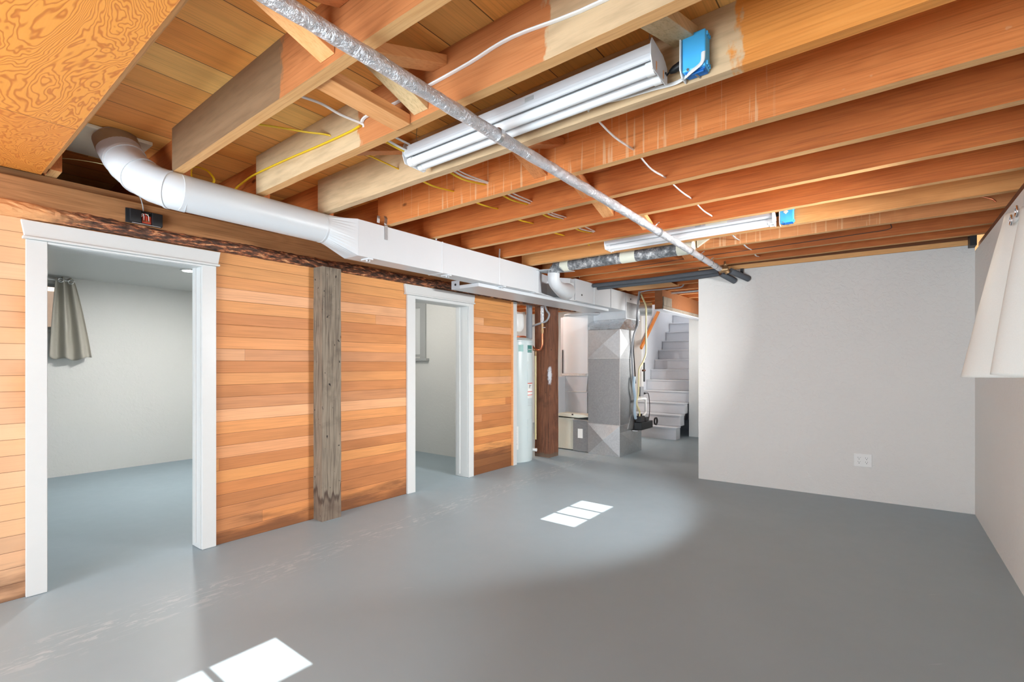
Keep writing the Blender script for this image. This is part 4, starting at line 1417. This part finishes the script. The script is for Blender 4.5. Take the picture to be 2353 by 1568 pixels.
# boot
bm = bmesh.new()
prism(bm, [(cy0, 0.0), (6.862, 0.0), (6.862, 0.345), (6.60, 0.425), (cy0, 0.432)], 'X', cx0, cx1)
boot = ob('boot', bm, M['galv'], t)
crossed(0, cy0 - .0015, 0.002, 0.428, cx0, cx1, 'Y', boot, [M['galv_lt'], M['galv'], M['galv_lt'], M['galv']], 0.022)
crossed(cx1 + .0015, 0, 0.002, 0.335, cy0, 6.860, 'X', boot, [M['galv_lt']] * 4, 0.022)
bm = bmesh.new()
prism(bm, [(6.36, 0.36), (6.80, 0.33), (6.62, 0.52), (6.47, 0.56)], 'X', cx1 + .002, cx1 + .012)
ob('boot_collar', bm, M['galv_lt'], t)
for z in (1.352, 0.427):
    B('seam', M['galv_lt'], (cx0 - .004, cx1 + .004, cy0 - .004, cy1 + .002, z, z + .010), t, 0.001)
B('corner_seam', M['galv_lt'], (cx1 - .004, cx1 + .003, cy0 - .004, cy0 + .002, 0.44, 1.76), t)
# sloped foil-taped transition up to the plenum
bm = bmesh.new()
lo_ = [(cx0, cy0, 1.765), (cx1, cy0, 1.765), (cx1, cy1, 1.765), (cx0, cy1, 1.765)]
hi_ = [(-3.612, 6.598, 1.944), (-2.998, 6.598, 1.944), (-2.998, 7.11, 1.944), (-3.612, 7.11, 1.944)]
a = [bm.verts.new(p) for p in lo_]
b = [bm.verts.new(p) for p in hi_]
for k in range(4):
    bm.faces.new((a[k], a[(k + 1) % 4], b[(k + 1) % 4], b[k]))
bm.faces.new(a[::-1])
bm.faces.new(b)
bmesh.ops.subdivide_edges(bm, edges=bm.edges[:], cuts=10, use_grid_fill=True)
for v in bm.verts:
    j = mnoise.noise(v.co * 14) * 0.006
    v.co += Vector((j, j, j * 0.6))
ob('taped_transition', bm, M['foil_tape'], t)

# ------------------------------------------------------------------ furnace
t = thing('furnace', 'cream furnace with a tall pale riser, left of the metal duct column', 'furnace', (-3.8, 6.45, 0.0))
B('cabinet', M['cream'], (-3.915, -3.64, 6.20, 6.78, 0.012, 0.475), t, 0.004)
B('cabinet_side', M['duct_grey'], (-3.985, -3.918, 6.215, 6.78, 0.012, 1.09), t, 0.003)
slot = B('filter_slot', M['galv_dk'], (-3.638, -3.37, 6.165, 6.72, 0.006, 0.452), t, 0.003)
B('filter_slot_lip', M['galv_lt'], (-3.642, -3.37, 6.155, 6.73, 0.452, 0.470), t, 0.002)
B('sticker', M['label'], (-3.555, -3.475, 6.162, 6.1645, 0.20, 0.335), slot)
bm = bmesh.new()
prism(bm, [(-3.93, 0.498), (-3.94, 0.535), (-3.88, 0.545), (-3.45, 0.538), (-3.37, 0.525), (-3.40, 0.508), (-3.55, 0.490)], 'Y', 6.17, 6.50)
lid = ob('loose_lid', bm, M['cream'], t, bevel=0.006)
B('lid_latch', M['black'], (-3.66, -3.635, 6.165, 6.175, 0.525, 0.545), lid)
B('lower_casing', M['duct_grey'], (-3.99, -3.535, 6.40, 6.95, 0.48, 0.855), t, 0.003)
B('seam', M['galv_lt'], (-3.995, -3.53, 6.395, 6.955, 0.852, 0.866), t, 0.002)
bm = bmesh.new()
lo_ = [(-3.99, 6.40, .866), (-3.545, 6.40, .866), (-3.545, 6.95, .866), (-3.99, 6.95, .866)]
hi_ = [(-3.965, 6.40, 1.105), (-3.52, 6.40, 1.105), (-3.52, 6.95, 1.105), (-3.965, 6.95, 1.105)]
a = [bm.verts.new(p) for p in lo_]
b = [bm.verts.new(p) for p in hi_]
for k in range(4):
    bm.faces.new((a[k], a[(k + 1) % 4], b[(k + 1) % 4], b[k]))
bm.faces.new(a[::-1])
bm.faces.new(b)
ob('tapered_casing', bm, M['duct_grey'], t)
B('tape_strip', M['foil_tape'], (-3.97, -3.515, 6.392, 6.41, 1.10, 1.135), t, 0.001)
B('riser_duct', M['duct'], (-3.965, -3.53, 6.42, 6.95, 1.135, 2.015), t, 0.003)
B('riser_side', M['duct_grey'], (-4.06, -3.968, 6.50, 6.95, 1.09, 2.015), t, 0.003)
for (x, z0, z1) in ((-3.975, 1.135, 1.50), (-3.528, 1.135, 1.49)):
    B('angle_bracket', M['dark'] if x < -3.9 else M['galv_lt'], (x, x + .010, 6.405, 6.42, z0, z1), t)
bm = bmesh.new()
lathe(bm, [(0.26, 2.016), (0.30, 2.035), (0.30, 2.048)], -3.72, 6.62, 36)
ob('round_collar', bm, M['duct'], t, smooth=True)
tag(B('wall_stud', M['rail'], (-3.62, -3.52, 7.60, 7.64, 0.0, 1.98), bevel=0.002), 'orange timber stud glimpsed between the furnace riser and the metal duct column', 'stud')
tag(B('metal_sheet', M['dark'], (-3.74, -3.50, 7.20, 7.22, 0.0, 1.10), bevel=0.002), 'dark grey panel standing low between the furnace and the metal duct column', 'panel')

T('outlet_collar', M['galv_lt'], [(-3.25, 7.00, 2.135), (-3.05, 7.16, 2.135), (-2.86, 7.24, 2.135)], 0.106, duct, seg=36)
T('outlet_rim', M['galv_lt'], [(-2.885, 7.229, 2.135), (-2.865, 7.238, 2.135)], 0.111, duct, seg=36)

# wires, hoses and pump on the column
W6 = cx1 + .03
cable('conduit', M['gcable'], [(W6 + .05, 6.60, 2.32), (W6 + .05, 6.56, 2.20), (W6 + .06, 6.50, 2.0), (W6 + .055, 6.54, 1.86), (W6 + .03, 6.46, 1.70), (W6, 6.46, 1.50), (W6, 6.47, 1.30), (W6, 6.49, 1.12), (W6, 6.52, .95)], .015, 'grey conduit strapped down the right side of the metal duct column', 'conduit', flat=1)
cable('conduit', M['dark'], [(W6 + .03, 6.62, 2.31), (W6 + .03, 6.60, 2.20), (W6 + .04, 6.53, 2.0), (W6 + .03, 6.55, 1.86), (W6 + .02, 6.49, 1.70), (W6 + .0, 6.51, 1.50), (W6, 6.54, 1.30), (W6, 6.58, 1.0)], .009, 'dark cable running beside the grey conduit on the metal duct column', 'cable', flat=1)
cable('cream_hose', M['ycable'], [(W6 + .05, 6.66, 2.29), (W6 + .05, 6.72, 2.24), (W6 + .05, 6.83, 2.14), (W6 + .05, 6.85, 1.95), (W6 + .05, 6.845, 1.75), (W6 + .05, 6.85, 1.55), (W6 + .05, 6.83, 1.42), (W6 + .05, 6.72, 1.30), (W6 + .05, 6.59, 1.20), (W6 + .05, 6.57, 1.0), (W6 + .05, 6.56, .86), (W6 + .05, 6.50, .72), (W6 + .06, 6.58, .60), (W6 + .05, 6.60, .48)], .013, 'cream hose hanging from the ceiling down to the black pump', 'hose', flat=1)
cable('black_hose', M['black'], [(W6 + .03, 6.70, 2.30), (W6 + .03, 6.87, 2.15), (W6 + .03, 6.89, 1.9), (W6 + .03, 6.88, 1.6), (W6 + .03, 6.89, 1.45), (W6 + .03, 6.86, 1.35)], .010, 'black pipe hanging just behind the cream hose', 'pipe', flat=1)
cable('black_pipe', M['black'], [(W6 + .04, 6.80, 1.30), (W6 + .04, 6.80, 1.02)], .013, 'short black upright pipe with a valve, right of the cream hose', 'pipe', flat=1)
tag(T('valve_knob', M['copper_dk'], [(W6 + .05, 6.72, 1.185), (W6 + .05, 6.80, 1.185)], .014, None, seg=12), 'small dark valve sticking out from the black upright pipe', 'valve')
cable('hose', M['bluehose'], [(W6 + .03, 6.47, 1.10), (W6 + .03, 6.45, .95), (W6 + .03, 6.50, .80), (W6 + .03, 6.48, .60), (W6 + .03, 6.52, .50)], .02, 'clear bluish hose beside the cream hose above the black pump', 'hose', flat=1)
t = thing('outlet_box', 'grey outlet box with a black plug beside the duct column', 'electrical box', (W6 + .04, 6.72, .80))
B('box_body', M['gcable'], (W6 + .01, W6 + .06, 6.62, 6.74, 0.81, 0.95), t, 0.004)
T('plug', M['black'], [(W6 + .06, 6.74, .85), (W6 + .065, 6.80, .85)], [.016, .010], t, seg=12)
T('cord', M['black'], smooth_path([(W6 + .065, 6.80, .85), (W6 + .06, 6.90, .84), (W6 + .06, 6.95, .72), (W6 + .06, 6.95, .55), (W6 + .05, 6.93, .43)], 6), .006, t, seg=8)
cable('white_plastic_pipe', M['white'], [(W6 + .03, 6.50, .765), (W6 + .03, 6.62, .768), (W6 + .04, 6.84, .765), (W6 + .04, 6.85, .74), (W6 + .04, 6.85, .60), (W6 + .04, 6.84, .56), (W6 + .04, 6.68, .48)], .018, 'white plastic drain pipe looping above the black pump', 'pipe', flat=1)
t = thing('condensate_pump', 'small black pump with a coiled cord, sitting against the boot of the metal duct column', 'pump', (W6 + .05, 6.72, .345))
B('pump_tank', M['black'], (cx1 + .015, cx1 + .13, 6.56, 6.98, 0.335, 0.44), t, 0.006)
B('pump_motor', M['dark'], (cx1 + .03, cx1 + .115, 6.58, 6.72, 0.442, 0.53), t, 0.008)
T('pump_motor', M['black'], [(cx1 + .07, 6.64, .44), (cx1 + .07, 6.64, .56)], .032, t, seg=20)
B('pump_float_box', M['dark'], (cx1 + .03, cx1 + .11, 6.75, 6.88, 0.442, 0.50), t, 0.006)
bm = bmesh.new()
for k, rr_ in enumerate((.052, .047, .055)):
    pts = [(cx1 + .135 + .008 * k, 7.06 + rr_ * math.cos(2 * PI * i / 24), .42 + rr_ * math.sin(2 * PI * i / 24)) for i in range(25)]
    tube(bm, pts, .0055, 8)
ob('coiled_cord', bm, M['black'], t, smooth=True)
bm = bmesh.new()
bx(bm, cx1 + .0145, cx1 + .10, 6.50, 6.98, 0.322, 0.334)
ob('pump_shelf', bm, M['galv'], t)

# ------------------------------------------------------------------ water heater
wx, wy, wr = -3.945, 5.145, 0.248
t = thing('water_heater', 'tall pale green-white water heater with warning labels beside the brown column', 'water heater', (wx, wy, 0))
bm = bmesh.new()
lathe(bm, [(wr - .006, 0.0), (wr - .006, .03), (wr, .032), (wr, 1.565), (wr + .004, 1.57), (wr + .004, 1.585), (wr - .02, 1.612), (wr - .08, 1.628), (.03, 1.634)], wx, wy, 64)
ob('tank_shell', bm, M['tank'], t, smooth=True)


def wrap(name, m, a0, a1, z0, z1, d=0.0015, r=None, par=None):
    """patch curved around the tank between two angles (degrees, 0 = +X, -90 = -Y)"""
    r = r or wr
    bm = bmesh.new()
    n = 10
    A = []
    for i in range(n + 1):
        a = math.radians(a0 + (a1 - a0) * i / n)
        c, s = math.cos(a), math.sin(a)
        A.append([bm.verts.new((wx + c * (r - .001), wy + s * (r - .001), z0)), bm.verts.new((wx + c * (r + d), wy + s * (r + d), z0)), bm.verts.new((wx + c * (r + d), wy + s * (r + d), z1)), bm.verts.new((wx + c * (r - .001), wy + s * (r - .001), z1))])
    for p, q in zip(A, A[1:]):
        for k in range(4):
            bm.faces.new((p[k], p[(k + 1) % 4], q[(k + 1) % 4], q[k]))
    bm.faces.new(A[0][::-1])
    bm.faces.new(A[-1])
    return ob(name, bm, m, par or t)


# the camera sees the tank from about -53 degrees; its right limb is at about +37
wrap('maker_label', M['greenink2'], -40, -24, 1.44, 1.53)
wrap('energy_label', M['greenink'], -8, 16, 1.43, 1.525)
wrap('label_stripe', M['greenink2'], -8, 16, 1.445, 1.453, .002)
wrap('label_stripe', M['label'], -6, 14, 1.468, 1.474, .002)
wrap('element_cover', M['tank'], -8, 18, 0.94, 1.31, .004)
wrap('element_cover', M['tank'], -8, 18, 0.235, 0.555, .004)
wl = wrap('warning_label', M['label'], -8, 18, 0.83, 1.03, .0055)
wrap('warning_stripe', M['redink'], -8, 18, 1.02, 1.03, .0062, par=wl)
wrap('warning_pictogram', M['ink'], -4, 14, 0.958, 1.012, .0062, par=wl)
wrap('warning_picture_white', M['label'], -3.2, 13.2, 0.9595, 1.0105, .0066, par=wl)
wrap('warning_figure', M['ink'], -1, 1.5, 0.965, 1.004, .007, par=wl)
wrap('warning_figure', M['ink'], 1.5, 9, 0.990, 0.996, .007, par=wl)
wrap('warning_stripe', M['redink'], -8, 18, 0.912, 0.920, .0062, par=wl)
wrap('warning_stripe', M['redink'], -8, 18, 0.868, 0.876, .0062, par=wl)
for k in range(7):
    wrap('small_print', M['greyink'], -6, 15, 0.852 - .02 * k, 0.856 - .02 * k, .0062, par=wl)
ps = wrap('paper_sheet', M['label'], -64, -40, 0.17, 0.47, .002)
for k in range(6):
    wrap('small_print', M['greyink'], -60, -44, 0.425 - .035 * k, 0.430 - .035 * k, .0028, par=ps)
wrap('small_print', M['ink'], -58, -48, 0.405, 0.412, .003, par=ps)
wrap('small_print', M['ink'], -56, -44, 0.235, 0.242, .003, par=ps)
T('drain_valve', M['white'], [(wx + wr * .80, wy + wr * .58, .13), (wx + wr * .92 + .03, wy + wr * .62, .13)], [.018, .022], t, seg=14)
bm = bmesh.new()
lathe(bm, [(.03, 1.70), (.09, 1.715), (.122, 1.76), (.128, 1.80), (.128, 1.90), (.118, 1.945), (.08, 1.975), (.03, 1.988)], 0, 0, 36)
for v in bm.verts:
    v.co += Vector((wx - .01, wy + .02, 0))
et = ob('expansion_tank', bm, M['white'], smooth=True)
tag(et, 'small white expansion tank above the water heater', 'tank')
tag(T('vent_pipe', M['pipe_grey'], [(-3.815, 5.31, 1.616), (-3.815, 5.31, 2.284)], .042, None, seg=24), 'grey vertical pipe rising from the top of the water heater', 'pipe')
cable('copper_pipe', M['copper'], [(-4.08, 5.20, 1.655), (-4.0, 5.30, 1.655), (-3.94, 5.40, 1.653), (-3.895, 5.42, 1.61), (-3.85, 5.42, 1.54), (-3.79, 5.42, 1.478), (-3.72, 5.42, 1.467), (-3.682, 5.42, 1.52), (-3.677, 5.42, 1.60), (-3.677, 5.42, 1.70)], .0125, 'bent copper pipe looping from the water heater to the brass valve on the column', 'pipe', flat=1, seg=12)
t2 = thing('shutoff_valve', 'brass shut-off valve on the riser in front of the brown column', 'valve', (-3.677, 5.42, 1.68))
T('valve_body', M['brass'], [(-3.677, 5.42, 1.69), (-3.677, 5.42, 1.73), (-3.677, 5.42, 1.77), (-3.677, 5.42, 1.83)], [.015, .022, .017, .02], t2, seg=16)
B('lever', M['chrome'], (-3.665, -3.61, 5.395, 5.405, 1.765, 1.775), t2, 0.002)
cable('foil_riser', M['foil'], [(-3.677, 5.42, 1.835), (-3.677, 5.42, 1.95), (-3.677, 5.42, 2.062)], .024, 'short foil-wrapped riser above the brass valve on the column', 'pipe', flat=1, seg=16)
cable('flexible_conduit', M['gcable'], [(-3.62, 5.40, 2.062), (-3.60, 5.41, 2.0), (-3.565, 5.42, 1.94), (-3.61, 5.42, 1.86), (-3.70, 5.41, 1.832), (-3.83, 5.40, 1.80)], .013, 'grey flexible conduit curving over the front of the brown column', 'conduit', flat=1, seg=12)
t2 = thing('relief_pipe', 'thin cream upright pipe between the water heater and the brown column', 'pipe', (-3.807, 5.43, .24))
T('pipe_body', M['ycable'], [(-3.795, 5.43, .245), (-3.795, 5.43, 1.39)], .013, t2, seg=12)
T('brass_fitting', M['brass'], smooth_path([(-3.795, 5.43, 1.392), (-3.795, 5.43, 1.45), (-3.80, 5.42, 1.475), (-3.83, 5.39, 1.48)], 4), .017, t2, seg=12)
cable('white_conduit', M['wcable'], [(-3.99, 5.20, 1.99), (-3.95, 5.17, 2.06), (-3.90, 5.15, 2.10), (-3.86, 5.12, 2.20), (-3.86, 5.12, 2.284)], .01, 'white cable curving up behind the white end board, above the expansion tank', 'cable', flat=1)

# ------------------------------------------------------------------ stairs
st = thing('staircase', 'grey-white painted wooden staircase climbing away at the far end of the basement', 'stairs', (-3.2, 9.0, 0))
for k in range(14):
    z = 0.21 + 0.194 * k
    y = 8.10 + 0.205 * k
    x1 = -2.785 + .004 * k if k < 3 else -2.755
    B('riser', M['stair'], (-3.625, x1, y, y + .2045, 0.0 if k == 0 else z - .194 + .002, z - .026), st)
    B('tread', M['stair'], (-3.625, x1 + (.012 if k < 3 else 0), y - .018, y + .2045 + (.0), z - .0255, z), st, 0.004)
hr = thing('handrail', 'orange wooden handrail on the left wall of the stairs', 'handrail', (-3.57, 8.95, 1.5))
o = bar('rail', (-3.57, 8.50, 1.575), (-3.57, 10.3, 3.13), .036, .06, M['rail'], None)
o.parent = hr
o.matrix_parent_inverse = Matrix.Translation(hr.location).inverted()
for (y, z) in ((9.25, 2.16), (8.85, 1.815)):
    T('rail_bracket', M['black'], [(-3.628, y, z), (-3.59, y, z), (-3.575, y, z + .02)], .012, hr, seg=10)

# ------------------------------------------------------------------ outlet on the back wall
t = thing('wall_outlet', 'white quad electrical outlet low on the white back wall', 'outlet', (-0.168, 5.59, 0.311))
ox0, ox1, oz0, oz1 = -0.236, -0.099, 0.312, 0.433
yw = lambda x: 5.53 + (x + 1.649) * 0.04536
bm = bmesh.new()
prism(bm, [(ox0, yw(ox0) - .007), (ox1, yw(ox1) - .007), (ox1, yw(ox1) + .0), (ox0, yw(ox0) + .0)], 'Z', oz0, oz1)
ob('cover_plate', bm, M['white'], t, bevel=0.002)
for xc in (-0.196, -0.139):
    for zc in (0.391, 0.353):
        bm = bmesh.new()
        poly = [(xc + .0175 * max(-.82, min(.82, math.cos(a))), zc + .0175 * math.sin(a)) for a in [2 * PI * k / 28 for k in range(28)]]
        prism(bm, poly, 'Y', yw(xc) - .0092, yw(xc) - .007)
        s = ob('socket_face', bm, M['white'], t)
        bm = bmesh.new()
        y0 = yw(xc) - .0100
        bx(bm, xc - .0085, xc - .0060, y0, y0 + .0007, zc + .001, zc + .010)
        bx(bm, xc + .0060, xc + .0085, y0, y0 + .0007, zc + .002, zc + .009)
        prism(bm, [(xc + .0032 * math.cos(2 * PI * k / 12), zc - .0085 + .0035 * math.sin(2 * PI * k / 12)) for k in range(12)], 'Y', y0, y0 + .0007)
        ob('socket_slots', bm, M['ink'], s)


# ------------------------------------------------------------------ curtains
def curtain(name, fn, nu, nv, m, label, group=None, parts=None):
    bm = bmesh.new()
    g = [[bm.verts.new(fn(i / nu, j / nv)) for j in range(nv + 1)] for i in range(nu + 1)]
    for i in range(nu):
        for j in range(nv):
            bm.faces.new((g[i][j], g[i + 1][j], g[i + 1][j + 1], g[i][j + 1]))
    o = ob(name, bm, m, None, smooth=True, solid=0.0025)
    return tag(o, label, 'curtain', group)


def fR(u, v):
    # u: 0 far edge .. 1 near edge, v: 0 top .. 1 bottom; hangs beside the window in the right wall
    y = 3.245 - 0.60 * u + 0.02 * math.sin(u * 9)
    e = v ** 0.9
    x = 0.455 - 0.005 * (1 - v)
    x -= 0.128 * e * math.exp(-((u - 0.0) / 0.30) ** 2)
    x += (0.010 + 0.10 * e) * math.sin(u * 11.0 + 2.9) * min(1, u * 4)
    y += 0.03 * v * math.cos(u * 11.0) * min(1, u * 4)
    z = 1.985 - 0.10 * u * (1 - v) - v * (0.765 + 0.01 * math.sin(u * 7))
    return (x, y, z)


cR = curtain('curtain', fR, 90, 50, M['curtain'], 'cream curtain with metal grommets hanging at the right edge by the near window')


def grommets(c, ps):
    for p in ps:
        bm = bmesh.new()
        tube(bm, [(p[0], p[1] + .021 * math.cos(2 * PI * k / 24), p[2] + .021 * math.sin(2 * PI * k / 24)) for k in range(25)], .0045, 8)
        ob('grommet', bm, M['chrome'], c, smooth=True)


grommets(cR, [(0.437, 3.02, 1.905), (0.43, 2.86, 1.905)])
tag(T('curtain_rod', M['white'], [(0.452, 2.30, 1.905), (0.452, 3.22, 1.905)], .009, None, seg=14), 'white curtain rod through the grommets of the cream curtain at the right edge', 'curtain rod')


def fL(u, v):
    # left small room: gathered at the top, flaring below
    e = v ** 0.75
    y = (1.135 + 0.15 * u) * (1 - e) + (1.075 + 0.365 * u) * e
    x = -7.30 + (0.028 + 0.012 * v) * math.sin(u * 17 + 1.2) + 0.05 * v * u
    z = 2.243 - 0.012 * math.sin(u * 13) - v * (0.885 + 0.03 * u * (1 - u) * 4)
    return (x, y, z)


cL = curtain('curtain', fL, 90, 40, M['curtain_gr'], 'taupe curtain gathered to one side of the small window seen through the left doorway')
grommets(cL, [(-7.262, 1.255, 2.20), (-7.262, 1.17, 2.21)])
tag(T('curtain_rod', M['white'], [(-7.30, 0.40, 2.215), (-7.30, 1.30, 2.215)], .008, None, seg=14), 'pale curtain rod above the small window seen through the left doorway', 'curtain rod')

# recessed lamp in the small room ceiling
t = thing('ceiling_lamp', 'lit recessed ceiling lamp in the small room behind the left doorway', 'lamp', (-5.79, 1.93, 2.25))
bm = bmesh.new()
lathe(bm, [(.075, 2.254), (.08, 2.261)], -5.79, 1.93, 32)
ob('trim_ring', bm, M['white'], t, smooth=True)
bm = bmesh.new()
lathe(bm, [(.055, 2.2515), (.055, 2.2535)], -5.79, 1.93, 32)
ob('lamp_lens', bm, M['lamp_on'], t)
ld = bpy.data.lights.new('ceiling_lamp_light', 'AREA')
ld.shape = 'DISK'
ld.size = 0.11
ld.energy = 42
ld.color = (1.0, 0.98, 0.95)
lo2 = bpy.data.objects.new('ceiling_lamp_light', ld)
COL.objects.link(lo2)
lo2.location = (-5.79, 1.93, 2.249)


def bulb(x, y, z, power, label, color=(1, 0.96, 0.9)):
    """bare bulb in a porcelain holder screwed to the ceiling"""
    t = thing('bare_bulb', label, 'lamp', (x, y, z))
    bm = bmesh.new()
    lathe(bm, [(.055, z + .075), (.05, z + .05), (.03, z + .03)][::-1], x, y, 24)
    ob('lamp_holder', bm, M['white'], t, smooth=True)
    bm = bmesh.new()
    lathe(bm, [(.010, z + .03), (.018, z + .01), (.03, z - .02), (.028, z - .045), (.012, z - .06)][::-1], x, y, 20)
    ob('glass_bulb', bm, M['tube'], t, smooth=True)
    l = bpy.data.lights.new('bulb_light', 'POINT')
    l.energy = power
    l.shadow_soft_size = 0.06
    l.color = color
    o = bpy.data.objects.new('bulb_light', l)
    COL.objects.link(o)
    o.location = (x, y, z - .13)
    return t


bulb(-4.9, 3.6, 2.185, 22, 'bulb in the second small room')
bulb(-4.75, 5.75, 2.46, 60, 'bare bulb in the utility corner')
bulb(-3.2, 10.4, 4.32, 75, 'bulb above the top of the stairs')
